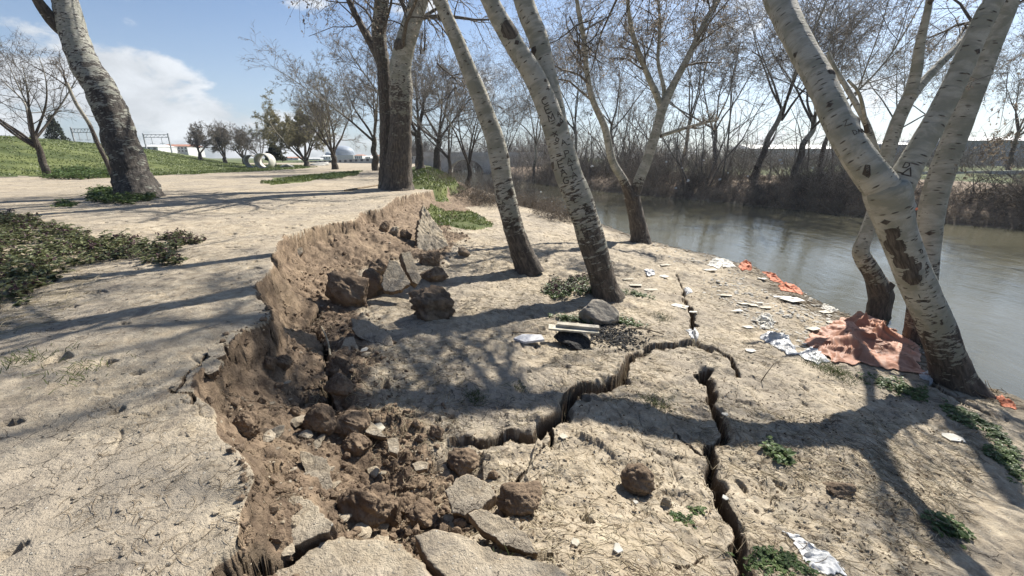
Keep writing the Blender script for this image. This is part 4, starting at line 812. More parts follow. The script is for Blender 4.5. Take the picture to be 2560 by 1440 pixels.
clod('small stone beside the slim poplar shadow', 1158, 642, 30, 26, seed=30, name='stone', cat='stone', soil=.5)
clod('brown block at the top of the slump, under the fallen face slab', 1010, 600, 34, 34, seed=31, facet=.65)
clod('grey block next to the broad slipped slab', 985, 590, 26, 34, seed=32, facet=.6, soil=.3)
clod('pale-topped block wedged under the rim', 960, 580, 30, 32, seed=33, facet=.6)
clod('brown block behind the narrow upright slab', 1075, 665, 52, 40, seed=34, facet=.7)
clod('brown lump between the upright slab and the big dark boulder', 1082, 705, 58, 40, seed=35, facet=.8)
clod('dark lump behind the tall sunlit slab', 942, 690, 54, 46, seed=36, facet=.75)
clod('lump of fibrous earth in the middle of the pit', 905, 1320, 110, 110, seed=37, facet=.85, depth=.8, amp=.3, fine=.14)
clod('second fibrous earth lump, right of the middle of the pit', 965, 1325, 75, 90, seed=38, facet=.8, depth=.8, amp=.3, fine=.14)
clod('rounded earth clod above the flat grey slab', 1150, 1190, 80, 62, seed=39, facet=.85)
clod('earth lump between the pit and the long grey slab', 1050, 1320, 80, 50, seed=40, facet=.8)
clod('earth lump on the pit bottom, left of the flat grey slab', 1010, 1290, 60, 44, seed=41)
clod('earth clod under the crust at the right of the pit', 1300, 1290, 110, 60, seed=42, facet=.8)
clod('crumbly lump at the top of the sliding soil', 606, 1090, 60, 60, seed=43, facet=.8)
clod('pale stone stuck in the broken rim', 536, 925, 40, 24, seed=44, name='stone', cat='stone', soil=0)
clod('clod beside the grey square slab', 1050, 1110, 32, 26, seed=45)
clod('brown clod on the slump right of the sliding face', 735, 1040, 26, 22, seed=46)
clod('small squarish pale stone near the lone clod', 1670, 1268, 34, 28, seed=47, name='stone', cat='stone', soil=0, facet=.6)
clod('dark clod half buried in the bench, lower right', 2110, 1245, 70, 30, seed=48, sink=.3)
M_WHITE = simple('white_sheet', (.40, .38, .32), (.62, .60, .54), 6, .6, .1, local=True); M_CREAM = simple('cream_tile', (.34, .31, .24), (.55, .51, .41), 12, .7, local=True); M_PLAS = simple('plastic_film', (.55, .55, .54), (.78, .79, .80), 9, .35, .35, spec=.5, local=True)
M_ORANGE = simple('orange_cloth', (.33, .16, .10), (.52, .275, .18), 2.5, .6, .18, .0015, local=True); M_RAG = simple('orange_rag', (.66, .20, .09), (.74, .33, .20), 7, .7, .3, .003, local=True); M_MARB = simple('marble', (.40, .40, .40), (.60, .60, .61), 30, .4, bmp=.001, local=True)
M_WOOD = simple('grey_plank', (.30, .27, .21), (.44, .41, .34), 14, .8, local=True); M_CHAR = simple('charcoal', (.012, .012, .012), (.04, .038, .036), 40, .8, bmp=.01, local=True); M_STONE = simple('grey_stone', (.17, .15, .125), (.30, .27, .22), 12, .9, bmp=.015, local=True, detail=6)
# crumbs: rubble nobody could count, strewn over the slump and the pit
def crumbs(name, label, pts, sizes, mat, soil, subs=1, flat=.75):
    mb = MB(); pr = [rockV(subs, (1, 1.0-.04*k, flat), 100+k, .58, 12, .35, .1) for k in range(10)]
    for k in range(10):
        m = np.arange(len(pts)) % 10 == k; P = pts[m]; s = sizes[m]; V, T = pr[k]; a = rng.uniform(0, 6.28, len(P)); c, s_ = np.cos(a)[:, None], np.sin(a)[:, None]
        VV = np.stack([V[None, :, 0]*c-V[None, :, 1]*s_, V[None, :, 0]*s_+V[None, :, 1]*c, np.repeat(V[None, :, 2], len(P), 0)], -1)*s[:, None, None]+P[:, None]
        mb.add(VV.reshape(-1, 3), (T[None]+(np.arange(len(P))*len(V))[:, None, None]).reshape(-1, 3), np.full(len(P)*len(V), soil))
    o = mb.build(name, mat, att='soil', smooth=False); setprops(o, label, 'soil' if soil else 'stones', None, 'stuff')
def scatter(N, ymin, ymax, fov=1.35):
    y = ymin*(ymax/ymin)**rng.uniform(0, 1, N); x = y*rng.uniform(-fov, fov, N); return x, y
def aux(x, y):
    d, f_ = pdist(x, y, RIM, RW); return inpoly(x, y, PLAT), d, f_, inpoly(x, y, RIVER), inpoly(x, y, FARB)
x, y = scatter(90000, .9, 17); pl, d, fw, rv, fb = aux(x, y)
k = (~pl) & (~rv) & (~fb) & (d < fw+.75) & (rng.uniform(0, 1, len(x)) < np.clip(1.1-np.abs(d-fw*1.05)/.55, .28, 1)); x, y = x[k], y[k]
sz = .006+.085*rng.uniform(0, 1, len(x))**10+.003*y; z = H(x, y)+sz*.15; crumbs('soil_crumbs', 'loose brown crumbs of soil strewn over the slump and the pit', np.stack([x, y, z], 1), sz, M_GROUND, 1.0, 2); print('crumbs', len(x))
x, y = scatter(9000, 1.3, 12); pl, d, fw, rv, fb = aux(x, y); k = (~pl) & (~rv) & (~fb) & (d < fw+.7) & (d > fw*.25) & (rng.uniform(0, 1, len(x)) < .16); x, y = x[k], y[k]
sz = .03+.13*rng.uniform(0, 1, len(x))**4; crumbs('crust_fragments', 'pale broken flakes of crust mixed in the slump', np.stack([x, y, H(x, y)+sz*.12], 1), sz, M_GROUND, 0.0, 2, .3)
x, y = scatter(22000, .9, 24, 1.3); pl, d, fw, rv, fb = aux(x, y); k = (~rv) & (~fb) & (rng.uniform(0, 1, len(x)) < np.where(pl, .35, 1.0)) & (vn(x*1.1, y*1.1, 55) > -.5); x, y = x[k], y[k]
sz = .004+.035*rng.uniform(0, 1, len(x))**8+.0012*y; z = H(x, y)+sz*.1; crumbs('pebbles', 'small stones and dried mud crumbs lying over the ground', np.stack([x, y, z], 1), sz, M_GROUND, .12, 1, .5)
x, y = scatter(40000, 3, 16, 1.2); pl, d, fw, rv, fb = aux(x, y); dw_ = pdist(x, y, NE); k = (~rv) & (~fb) & (~pl) & (dw_ < 2.6) & (y > 5.5) & (vn(x*1.5, y*1.5, 77) > -.15) & (rng.uniform(0, 1, len(x)) < .8); x, y = x[k], y[k]
sz = .03+.11*rng.uniform(0, 1, len(x))**3; crumbs('litter_fragments', 'broken pale fragments of tile and plastic littering the bank lip', np.stack([x, y, H(x, y)+.012], 1), sz, simple('dusty_fragment', (.22, .205, .18), (.46, .44, .39), 9, .85), 0, 1, .16)
# straw, dead stalks and leaf scraps
def straw(name, label, N, mat, L0, L1, r, keep, lift=.004, curl=.35, y1=16, flat=True, stand=.08):
    x, y = scatter(N, .9, y1, 1.35); pl, d, fw, rv, fb = aux(x, y); k = (~rv) & (~fb) & keep(x, y, pl, d, fw); x, y = x[k], y[k]; n = len(x); a = rng.uniform(0, 6.28, n); L = rng.uniform(L0, L1, n)*(1+y*.05); a0 = a; K_ = 5; P = [np.stack([x, y], 1)]; cv_ = rng.normal(size=n)*curl
    for q in range(K_-1): a = a+cv_+rng.normal(size=n)*.15; P.append(P[-1]+np.stack([np.cos(a), np.sin(a)], 1)*(L/(K_-1))[:, None])
    P = np.stack(P, 1); z = H(P[..., 0].ravel(), P[..., 1].ravel()).reshape(n, K_); z = np.maximum(z, z.mean(1, keepdims=True)-.01)+lift+(rng.uniform(0, 1, (n, 1))**6*stand)*np.linspace(0, 1, K_)[None]
    R = (r*(1+y*.10))[:, None]*np.array([.7, 1, 1, .9, .4])[None]; V, Q = tubes(np.concatenate([P, z[..., None]], 2), R, 3); o = mesh(name, V, Q, mat); setprops(o, label, 'straw', None, 'stuff'); print(name, n)
bench = lambda x, y, pl, d, fw: (~pl) & (d > fw*.9) & (rng.uniform(0, 1, len(x)) < .25+.75*(vn(x*1.0, y*1.0, 56) > -.1))
straw('dry_straw', 'pale dry straw and dead grass trampled over the lower bench', 30000, M_STRAW, .03, .14, .0017, bench, stand=.03)
straw('dead_stalks', 'dark twigs and stalks lying over the lower bench', 14000, M_DRY, .03, .16, .0015, bench, stand=.05)
straw('fallen_twigs', 'thin twigs and stalks lying on the upper ground', 6000, M_DRY, .02, .09, .0010, lambda x, y, pl, d, fw: pl & (x > -14) & (vn(x*.8, y*.8, 57) > .0), y1=14, stand=.01)
straw('patch_straw', 'dry straw matted among the nettles at the left edge', 26000, M_STRAW, .05, .20, .0016, lambda x, y, pl, d, fw: pl & inpoly(x+.2*vn(x*2, y*2, 2), y+.3*vn(x*2, y*2, 3), [tuple(gnd(a, b)[:2]) for a, b in ((-200,640),(60,600),(300,655),(300,690),(250,740),(140,800),(-200,830))]), y1=9, stand=.06)
straw('bank_debris', 'dark sticks and washed-up stalks along the water edge', 60000, M_DRY, .05, .22, .0032, lambda x, y, pl, d, fw: (~pl) & (y > 4.5) & (pdist(x, y, NE) < .35+.9*rng.uniform(0, 1, len(x))**2), y1=24, stand=.12)
straw('rootlets', 'fine roots hanging out of the fresh soil', 9000, M_DRY, .03, .12, .0012, lambda x, y, pl, d, fw: (~pl) & (d < fw+.2), stand=.08)
x, y = scatter(9000, .9, 16, 1.3); pl, d, fw, rv, fb = aux(x, y); k = (~rv) & (~fb) & (~pl) & (d > fw) & (vn(x*1.3, y*1.3, 58) > 0); x, y = x[k], y[k]
V, Q = leafquads(np.stack([x, y, H(x, y)+.012], 1), .026, .15, .7); o = mesh('fallen_leaves', V, Q, M_DRY, smooth=False); setprops(o, 'brown leaf scraps scattered on the lower bench', 'leaves', None, 'stuff')

# ---------------------------------------------------------------- litter, cloth, fireplace
def tile(label, px, py, w_, h_, mat=None, name='broken_tile', cat='tile', rot=0, thick=.008, tilt=(0, 0), corners=4, group='broken pale tiles littering the bank', cut=.3):
    g = gnd(px, py); s = dep(g)/F; q = np.random.default_rng(int(px+py*3)); W_ = w_*s; D_ = max(h_*s*2.6, W_*.45); pts = []
    for k in range(corners): a = 6.283*(k+.5)/corners+q.uniform(-cut, cut); pts.append((math.cos(a)*W_*.62, math.sin(a)*D_*.62))
    pts = np.array(pts); c, s_ = math.cos(rot), math.sin(rot); pts = pts@np.array([[c, s_], [-s_, c]]); zz_ = H(g[0]+pts[:, 0], g[1]+pts[:, 1]).max()+.006+thick; A_ = np.column_stack([pts[:, 0]+g[0], pts[:, 1]+g[1], zz_+pts[:, 0]*tilt[0]+pts[:, 1]*tilt[1]]); B_ = A_-[0, 0, thick]; n = corners; k = np.arange(n); kn = (k+1) % n
    bm = bmesh.new(); va = [bm.verts.new(v-g) for v in A_]; vb = [bm.verts.new(v-g) for v in B_]; bm.faces.new(va); bm.faces.new(vb[::-1]); [bm.faces.new((va[b], va[a], vb[a], vb[b])) for a, b in zip(k, kn)]
    bmesh.ops.recalc_face_normals(bm, faces=bm.faces); bmesh.ops.bevel(bm, geom=bm.edges[:], offset=min(.003, thick*.3), segments=1, affect='EDGES'); me = bpy.data.meshes.new(name); bm.to_mesh(me); bm.free(); me.materials.append(mat or M_CREAM); o = bpy.data.objects.new(name, me); COL.objects.link(o); o.location = g
    return setprops(o, label, cat, group)
def cloth(label, outl, mat, name='cloth', cat='cloth', hmax=.1, folds=6, lift=.01, rings=40, grid=150, seed=1, group=None, sharp=1.0, shift=(0, 0), stretch=0, z=None):
    """a crumpled piece of cloth lying on the ground inside a photo outline; it has its own bulk"""
    o = np.array(outl, float); P = np.array([gnd(a, b) for a, b in o]) if z is None else np.array([[*G(a, b, z), z] for a, b in o]); c = P.mean(0); L = np.vstack([P, P[:1]]); s = np.concatenate([[0], np.cumsum(np.linalg.norm(np.diff(L, axis=0), axis=1))]); t = np.linspace(0, s[-1], grid+1)[:-1]
    E = np.stack([np.interp(t, s, L[:, k]) for k in range(3)], 1); sz = s[-1]/6.28; f = 1/sz
    E[:, :2] += (E[:, :2]-c[:2])*(.10*vn(t*5*f, t*0+seed, 3)+.06*vn(t*14*f, t*0+seed, 4))[:, None]
    V = [c[None]]; rho = [0]
    for r in np.linspace(0, 1, rings+1)[1:]: V.append(c+(E-c)*r); rho += [r]*grid
    V = np.vstack(V); rho = np.array(rho); x, y = V[:, 0]*f, V[:, 1]*f; wxx = x+.35*fbm(x*1.5, y*1.5, 3, seed); wyy = y+.35*fbm(x*1.5, y*1.5, 3, seed+1); oc = 1 if name in ('tarpaulin', 'cloth') else 2
    rg = 1-np.abs(fbm(wxx*folds*.35+3, wyy*folds*.14, oc, seed+2)*2.4); rg2 = 1-np.abs(fbm(wxx*folds*.3, wyy*folds*.9+5, oc, seed+3)*2.4)
    big = .5+.6*vn(x*1.9+seed, y*1.9, seed+5)
    h = hmax*((1-rho**2.4)*np.clip(big, .12, 1)*.8+(1-rho**5)*(.42*np.clip(rg, -1, 1)**3*sharp+.24*np.clip(rg2, -1, 1)*sharp)+.05*(rho > .5)*vn(x*9, y*9, seed+6))
    V[:, 2] = H(V[:, 0], V[:, 1])+lift+np.maximum(h, 0); V[:, 0] += h*.5*vn(x*4, y*4, seed+8); V[:, 1] += h*.5*vn(x*4, y*4, seed+9)
    k = np.arange(grid); kn = (k+1) % grid; qd = [np.stack([1+r*grid+k, 1+(r+1)*grid+k, 1+(r+1)*grid+kn, 1+r*grid+kn], 1) for r in range(rings-1)]
    ob = mesh(name, V, [np.stack([k*0, 1+k, 1+kn], 1), np.concatenate(qd)], mat, None, c); sm = ob.modifiers.new('cloth_thickness', 'SOLIDIFY'); sm.thickness = .003; sm.offset = 1
    return setprops(ob, label, cat, group)
cloth('big crumpled terracotta-orange cloth heaped at the foot of the great forked tree', [(2012,855),(2050,822),(2100,800),(2150,790),(2210,795),(2250,815),(2275,850),(2295,900),(2312,938),(2240,932),(2150,912),(2085,902),(2040,880)], M_ORANGE, 'tarpaulin', 'tarpaulin', .20, 6, .02, 80, 280, 5, sharp=1.5)
cloth('orange rag flattened along the water edge, farther strip', [(1905,680),(1930,676),(1965,695),(1985,715),(1960,712),(1925,700)], M_RAG, 'rag', 'rag', .10, 6, seed=7)
cloth('orange rag draped on the bank lip beside the white sheets', [(1945,715),(1975,705),(2000,722),(2010,738),(1975,735),(1950,728)], M_RAG, 'rag', 'rag', .09, 6, seed=8)
cloth('upright orange rag catching the light at the water edge', [(1845,668),(1862,650),(1876,660),(1880,676),(1855,680)], M_RAG, 'rag', 'rag', .20, 5, seed=9)
cloth('small orange rag at the water beyond the great tree, lower right', [(2480,992),(2505,990),(2530,1012),(2540,1026),(2505,1018)], M_RAG, 'rag', 'rag', .05, 6, seed=10)
cloth('grey-white plastic sheet slumped left of the orange cloth', [(1895,842),(1925,828),(1960,838),(1985,868),(1996,890),(1965,888),(1935,868)], M_PLAS, 'plastic_sheet', 'plastic sheet', .12, 6, seed=11)
cloth('torn white plastic trailing below the grey sheet by the orange cloth', [(1990,885),(2030,865),(2060,880),(2072,905),(2045,912),(2010,902)], M_PLAS, 'plastic_sheet', 'plastic sheet', .06, 9, seed=12)
cloth('white plastic scrap under the toe of the great tree', [(2295,930),(2330,925),(2355,945),(2330,960),(2300,948)], M_PLAS, 'plastic_sheet', 'plastic sheet', .05, 9, seed=13)
cloth('crumpled white striped cloth above the grey plastic sheet', [(1888,795),(1925,790),(1938,808),(1920,825),(1900,822)], M_WHITE, 'cloth', 'cloth', .10, 7, seed=14)
cloth('white cloth strip lying at the bottom right by the green weeds', [(1958,1334),(1985,1342),(2035,1362),(2062,1392),(2095,1408),(2118,1442),(2075,1440),(2025,1422),(2000,1385),(1978,1352)], simple('white_cloth', (.70, .70, .68), (.80, .80, .78), 6, .8, .1, .001, local=True), 'cloth', 'cloth', .045, 4, seed=15, lift=.008)
cloth('white plastic scrap beside the crack junction', [(1715,828),(1735,822),(1748,838),(1742,855),(1728,850)], M_PLAS, 'plastic_scrap', 'plastic scrap', .05, 7, seed=16, rings=20, grid=70)
cloth('bluish white crumpled plastic by the upper crack', [(1708,725),(1722,721),(1732,732),(1716,738)], M_PLAS, 'plastic_scrap', 'plastic scrap', .05, 7, seed=17, rings=20, grid=70)
cloth('crumpled white plastic right of the carved poplar', [(1610,676),(1628,674),(1640,688),(1620,692)], M_PLAS, 'plastic_scrap', 'plastic scrap', .07, 7, seed=18, rings=20, grid=70)
cloth('pale cloth heap at the bank lip left of the orange rags', [(1765,662),(1790,645),(1825,655),(1840,668),(1800,672)], M_WHITE, 'cloth', 'cloth', .07, 5, seed=19)
cloth('pale sheet of litter beside the far end of the orange cloth', [(2050,765),(2085,758),(2110,775),(2075,782)], M_WHITE, 'cloth', 'cloth', .04, 6, seed=20)
for lb, px, py, w_, h_, rt, mt, cn in (
    ('large white sheet tile at the bank lip, its corner over another', 1978, 756, 56, 14, .3, M_WHITE, 4), ('white sheet tile lying under the corner of the large one', 1958, 746, 42, 10, -.2, M_WHITE, 4),
    ('cream tile left of the group of three tiles', 1858, 760, 32, 5, .2, M_CREAM, 4), ('squarish cream tile in the group of three', 1882, 765, 24, 8, 0, M_CREAM, 4), ('small cream tile at the back of the group of three', 1898, 761, 24, 6, .1, M_CREAM, 4),
    ('oblong cream tile in front of the group of three', 1912, 771, 34, 5, 0, M_CREAM, 4), ('pointed white tile alone left of the group of three', 1842, 781, 42, 7, .4, M_WHITE, 3), ('pale tile beyond the pointed white tile', 1815, 741, 32, 6, 0, M_CREAM, 4),
    ('cream tile close to the right of the carved poplar', 1590, 716, 34, 6, .1, M_CREAM, 4), ('cream tile on the edge of the upper crack', 1625, 728, 36, 7, -.1, M_CREAM, 4), ('white sheet straddling the upper crack', 1700, 765, 42, 14, .8, M_WHITE, 4),
    ('thin tile next to the cream tile by the carved poplar', 1570, 702, 28, 4, .2, M_CREAM, 4), ('white tile beyond the crumpled plastic', 1660, 694, 20, 8, .3, M_WHITE, 5), ('large tile near the pale cloth heap', 1775, 679, 36, 8, .1, M_WHITE, 4),
    ('dusty tile far along the bank toward the young forked poplar', 1662, 664, 32, 6, .2, M_CREAM, 4), ('tile in the shade behind the large tile', 1738, 655, 26, 5, 0, M_CREAM, 4), ('small tile by the orange rags', 1905, 700, 18, 8, .5, M_WHITE, 4),
    ('cream tile at the left tip of the orange cloth', 2030, 825, 40, 8, .3, M_CREAM, 4), ('tile half hidden by the grey plastic sheet', 1870, 820, 30, 6, .1, M_WHITE, 4), ('tile lying between the great tree litter and the bank lip', 2062, 784, 30, 8, .2, M_CREAM, 4),
    ('tile flat in the debris above the orange cloth', 2085, 812, 40, 7, -.2, M_CREAM, 4), ('white fragment in front of the plastic sheet', 1875, 877, 24, 8, .2, M_WHITE, 5), ('white fragment on the far side of the bench by the slab', 1730, 800, 20, 5, .2, M_WHITE, 5),
    ('pale flake in the shade at lower right', 2382, 1098, 34, 14, .3, M_WHITE, 6), ('small white flake in front of the lone clod', 1588, 1262, 12, 5, 0, M_WHITE, 5), ('pale bean-shaped flake at bottom centre', 1438, 1366, 18, 8, .2, M_CREAM, 6),
    ('white flake beside the lower middle of the right-hand crack', 1808, 1270, 14, 6, 0, M_WHITE, 5), ('white flake on the lip of the right-hand crack', 1812, 1038, 14, 5, 0, M_WHITE, 5), ('white flake near the bottom edge, centre', 1544, 1376, 22, 10, .2, M_WHITE, 5),
    ('pale stone flake on the bench above the crack end', 1408, 1096, 18, 8, 0, M_CREAM, 6), ('pale flake at the edge of the pit rubble', 948, 1083, 26, 14, .5, M_CREAM, 5), ('white flake in the pit rubble', 912, 884, 14, 10, 0, M_WHITE, 5)):
    tile(lb, px, py, w_, h_, mt, rot=rt, corners=cn, tilt=(rng.uniform(-.06, .06), rng.uniform(-.1, .02)))
tile('grey speckled marble tile lying left of the planks', 1324, 858, 66, 16, M_MARB, 'marble_tile', 'tile', .1, .03, corners=5, group=None, cut=.1)
clod('grey boulder at the head of the fireplace, right of the weeds', 1502, 812, 92, 62, 'boulder', 'boulder', M_STONE, facet=.7, cuts=7, seed=61, amp=.14, fine=.05)
clod('charred flat stone carrying the two planks', 1436, 873, 86, 30, 'burnt_stone', 'stone', M_CHAR, facet=.8, seed=62, amp=.12, sink=.1)
g = gnd(1437, 862); s = dep(g)/F
def plank(label, dx, dy, dz, L, wd, th_, rz, ry, mat):
    mb = MB(); b = g+np.array([dx, dy, dz]); n = 14; xs = np.linspace(-L/2, L/2, n); V = []
    for x_ in xs: V += [(x_, -wd/2+.003*math.sin(x_*40), 0), (x_, wd/2+.002*math.sin(x_*31), 0), (x_, wd/2, th_+.001*math.sin(x_*60)), (x_, -wd/2, th_)]
    V = np.array(V)@rotm(0, ry, rz).T+b; Q = []
    for q in range(n-1): Q += [(4*q+a, 4*q+4+a, 4*q+4+(a+1) % 4, 4*q+(a+1) % 4) for a in range(4)]
    Q += [(0, 1, 2, 3), (4*n-1, 4*n-2, 4*n-3, 4*n-4)]; mb.add(V, Q); o = mb.build('plank', mat, None, b, smooth=False); setprops(o, label, 'plank')
plank('pale flat board, lower of the two on the charred stone', -.01, .10, .155, .62, .15, .022, -.10, .05, M_CREAM); plank('grey weathered batten lying on the pale board', .05, .13, .18, .52, .09, .035, -.13, .05, M_WOOD)
gc = gnd(1530, 845); N_ = 900; pp = np.stack([gc[0]+rng.normal(size=N_)*.20, gc[1]+rng.normal(size=N_)*.22+.05, np.zeros(N_)], 1); pp[:, 2] = H(pp[:, 0], pp[:, 1])+.01; crumbs('charcoal', 'black charcoal and ash of the campfire beside the boulder', pp, rng.uniform(.015, .06, N_), M_CHAR, 0, 1, .6)
def stick(label, pts, r, mat=None, zo=0, name='stick'):
    P = np.array(pts, float); V, Q = tubes(smoothline(P, n=14)[None], np.linspace(r, r*.6, 14)[None], 6); b = P[0]; o = mesh(name, V, Q, mat or M_DRY, None, b); setprops(o, label, 'stick')
a0, a1 = gnd(826, 892), gnd(806, 836); stick('pale stick leaning on the soil face in the slump', [a0+[0, 0, .01], (a0+a1)/2+[.02, 0, .06], a1+[0, 0, .10]], .012, M_STRAW)
a0 = gnd(1902, 955); stick('thin dark twig standing up in the bench, right of the cracks', [a0, a0+[.06, .02, .10], a0+[.14, .05, .20]], .006); 
a0, a1 = gnd(1280, 832), gnd(1365, 838); stick('thin dark stick lying behind the marble tile', [a0+[0, 0, .01], (a0+a1)/2+[0, 0, .02], a1+[0, 0, .01]], .008)
a0, a1 = gnd(1570, 825), gnd(1660, 838); stick('curved dark stick lying right of the charcoal', [a0+[0, 0, .02], (a0+a1)/2+[0, .05, .03], a1+[0, 0, .01]], .011)
a0, a1 = gnd(862, 478), gnd(962, 462); stick('dark root running over the path to the twin-stemmed tree', [a0+[0, 0, .01], (a0+a1)/2+[0, 0, .03], a1+[0, .1, .03]], .05, M_DRY, name='root')
# ---------------------------------------------------------------- weeds
def weed(label, c, rx, ry, n, hgt, size, mat, name='weed_patch', cat='weeds', tops=0, poly=None, group=None, kind=None, narrow=.75, stem_=True, straws=0):
    if poly is not None:
        P_ = [tuple(gnd(a, b)[:2]) for a, b in poly]; q = np.array(P_); x = rng.uniform(q[:, 0].min(), q[:, 0].max(), n*4); y = rng.uniform(q[:, 1].min(), q[:, 1].max(), n*4); wx = x+.10*vn(x*4, y*4, 2)+.05*vn(x*13, y*13, 4); wy = y+.12*vn(x*4, y*4, 3); k = inpoly(wx, wy, P_) & (rng.uniform(0, 1, n*4) < .30+.9*(vn(x*2.6, y*2.6, 9) > -.25)); x, y = x[k][:n], y[k][:n]; b = np.array([q[:, 0].mean(), q[:, 1].mean(), 0]); b[2] = H(b[0], b[1])[0]
    else:
        b = gnd(*c); x = b[0]+rng.normal(size=n)*rx*.5; y = b[1]+rng.normal(size=n)*ry*.5
    n = len(x); z = H(x, y); hh = hgt*rng.uniform(.25, 1, n)*(1+.35*vn(x*3, y*3, 12)); D = rng.normal(size=(n, 3))*.35; D[:, 2] = 1; B = np.stack([x, y, z-.01], 1); T_ = B+D*hh[:, None]
    m1 = MB(); P = np.stack([B, (B+T_)/2+rng.normal(size=(n, 3))*.008, T_], 1); m1.add(*tubes(P, np.full((n, 3), .0016), 3)); LV = MB(); per = 6
    for j in range(per):
        u = rng.uniform(.35, 1.05, n)[:, None]; C = B+(T_-B)*u; a = rng.uniform(0, 6.28, n); O = np.stack([np.cos(a), np.sin(a), rng.uniform(-.35, .35, n)], 1); S_ = np.stack([-np.sin(a), np.cos(a), rng.uniform(-.2, .2, n)], 1); s_ = (size*rng.uniform(.5, 1.25, n))[:, None]; U = np.cross(O, S_)
        # six-point leaf, folded along its rib
        pts = [C, C+O*s_*.35+S_*s_*narrow*.5+U*s_*.12, C+O*s_*.8+S_*s_*narrow*.32+U*s_*.06, C+O*s_*1.05-U*s_*.10, C+O*s_*.8-S_*s_*narrow*.32+U*s_*.06, C+O*s_*.35-S_*s_*narrow*.5+U*s_*.12]
        V = np.stack(pts, 1); i = (np.arange(n)*6)[:, None]; LV.add(V.reshape(-1, 3), np.concatenate([i+np.array([[0, 1, 2, 3]]), i+np.array([[0, 3, 4, 5]])]))
    if kind: par = None; o = LV.build(name, mat, None, None, smooth=False); setprops(o, label, cat, None, kind); 
    else:
        par = thing(name, label, cat, b, group); LV.build('leaves', mat, par, b, smooth=False); m1.build('stems', M_DRY if not tops else M_PURP, par, b)
    if tops:
        k = rng.uniform(0, 1, n) < tops; T2 = T_[k]; V, Q = leafquads(np.repeat(T2, 7, 0)+rng.normal(size=(len(T2)*7, 3))*.010+[0, 0, .008], size*.6, -.2, .8); o2 = mesh('flower_tops', V, Q, M_PURP, par, b if par else None, smooth=False)
        if kind: setprops(o2, 'purple tops of the '+label, cat, None, kind)
    return par
weed('sprawling patch of purple-topped dead-nettle with dry straw on the upper ground, left edge', None, 0, 0, 1900, .16, .062, M_NET, 'nettle_patch', 'weeds', .12, [(-60,540),(60,545),(180,570),(215,600),(330,597),(400,618),(462,640),(462,668),(385,670),(290,655),(205,665),(130,690),(105,735),(60,770),(-60,790)])
weed('small nettle clump at the right tip of the large nettle patch', None, 0, 0, 160, .12, .045, M_NET, 'nettle_patch', 'weeds', .4, [(400,600),(440,585),(505,600),(500,612),(440,615)])
weed('green leafy weeds growing round the foot of the stout leaning poplar', None, 0, 0, 900, .20, .085, M_GREEN, 'weed_patch', 'weeds', 0, [(222,498),(235,478),(300,472),(350,480),(385,500),(330,512),(250,508)])
weed('low straggling weeds left of the stout leaning poplar', None, 0, 0, 130, .10, .07, M_GREEN, 'weed_patch', 'weeds', 0, [(130,520),(170,498),(200,510),(170,520)])
weed('dark weeds at the foot of the levee, between the spreading tree and the leaning trunk', None, 0, 0, 700, .35, .16, M_GREEN, 'weed_patch', 'weeds', 0, [(100,448),(140,428),(200,420),(285,425),(290,442),(200,450)])
weed('low weeds on the island of grass between the tracks', None, 0, 0, 500, .18, .11, M_GREEN, 'weed_patch', 'weeds', 0, [(780,448),(830,436),(900,432),(890,440),(830,450)])
weed('dead-nettle tuft with dark spikes left of the carved poplar', None, 0, 0, 330, .15, .045, M_GREEN, 'nettle_patch', 'weeds', .5, [(1355,735),(1375,712),(1420,700),(1475,700),(1482,735),(1430,748),(1380,748)])
weed('small yellowish green plant at the right of the boulder', (1568, 808), .16, .16, 40, .10, .05, M_GREEN, 'weed_patch', 'weeds')
weed('thin weeds at the left of the boulder', (1425, 800), .25, .15, 60, .08, .04, M_GREEN, 'weed_patch', 'weeds')
weed('bright green leafy plant on the bench right of the cracks', (1950, 1140), .10, .10, 34, .07, .05, M_GREEN, 'weed_patch', 'weeds')
weed('green weed tuft right of centre near the lower right', (2372, 1318), .12, .09, 60, .05, .035, M_GREEN, 'weed_patch', 'weeds')
weed('low green weeds beside the deep crack and the white cloth strip', (1938, 1400), .16, .10, 260, .03, .020, M_GREEN, 'weed_patch', 'weeds')
weed('green weeds below the great tree, in patchy sun', (2245, 970), .34, .2, 110, .07, .04, M_GREEN, 'weed_patch', 'weeds')
weed('trailing green weeds on the shaded slope at the right edge', None, 0, 0, 520, .05, .035, M_GREEN, 'weed_patch', 'weeds', 0, [(2360,1010),(2420,1030),(2520,1100),(2560,1160),(2600,1260),(2540,1220),(2470,1130),(2400,1060)])
weed('tiny green tuft right of the small squarish stone', (1700, 1295), .06, .05, 46, .03, .022, M_GREEN, 'weed_patch', 'weeds')
weed('second tiny green tuft above the deep crack', (1742, 1280), .05, .04, 26, .03, .02, M_GREEN, 'weed_patch', 'weeds')
weed('olive weeds right of the foot of the carved poplar', (1600, 740), .3, .15, 70, .08, .04, M_GREEN, 'weed_patch', 'weeds')
def tuft(label, px, py, n, r, h_):
    b = gnd(px, py); x = b[0]+rng.normal(size=n)*r; y = b[1]+rng.normal(size=n)*r; z = H(x, y); D = rng.normal(size=(n, 3))*.6; D[:, 2] = .8; P0 = np.stack([x, y, z], 1); L = h_*rng.uniform(.4, 1.2, n)[:, None]; P = np.stack([P0, P0+D*L*.6, P0+D*L+np.array([0, 0, -.2])*L], 1); V, Q = tubes(P, np.array([.0022, .0018, .0006])[None]*np.ones((n, 1)), 3); setprops(mesh('grass_tuft', V, Q, M_GRASS, None, b), label, 'grass tuft', 'grass tufts dotted over the ground')
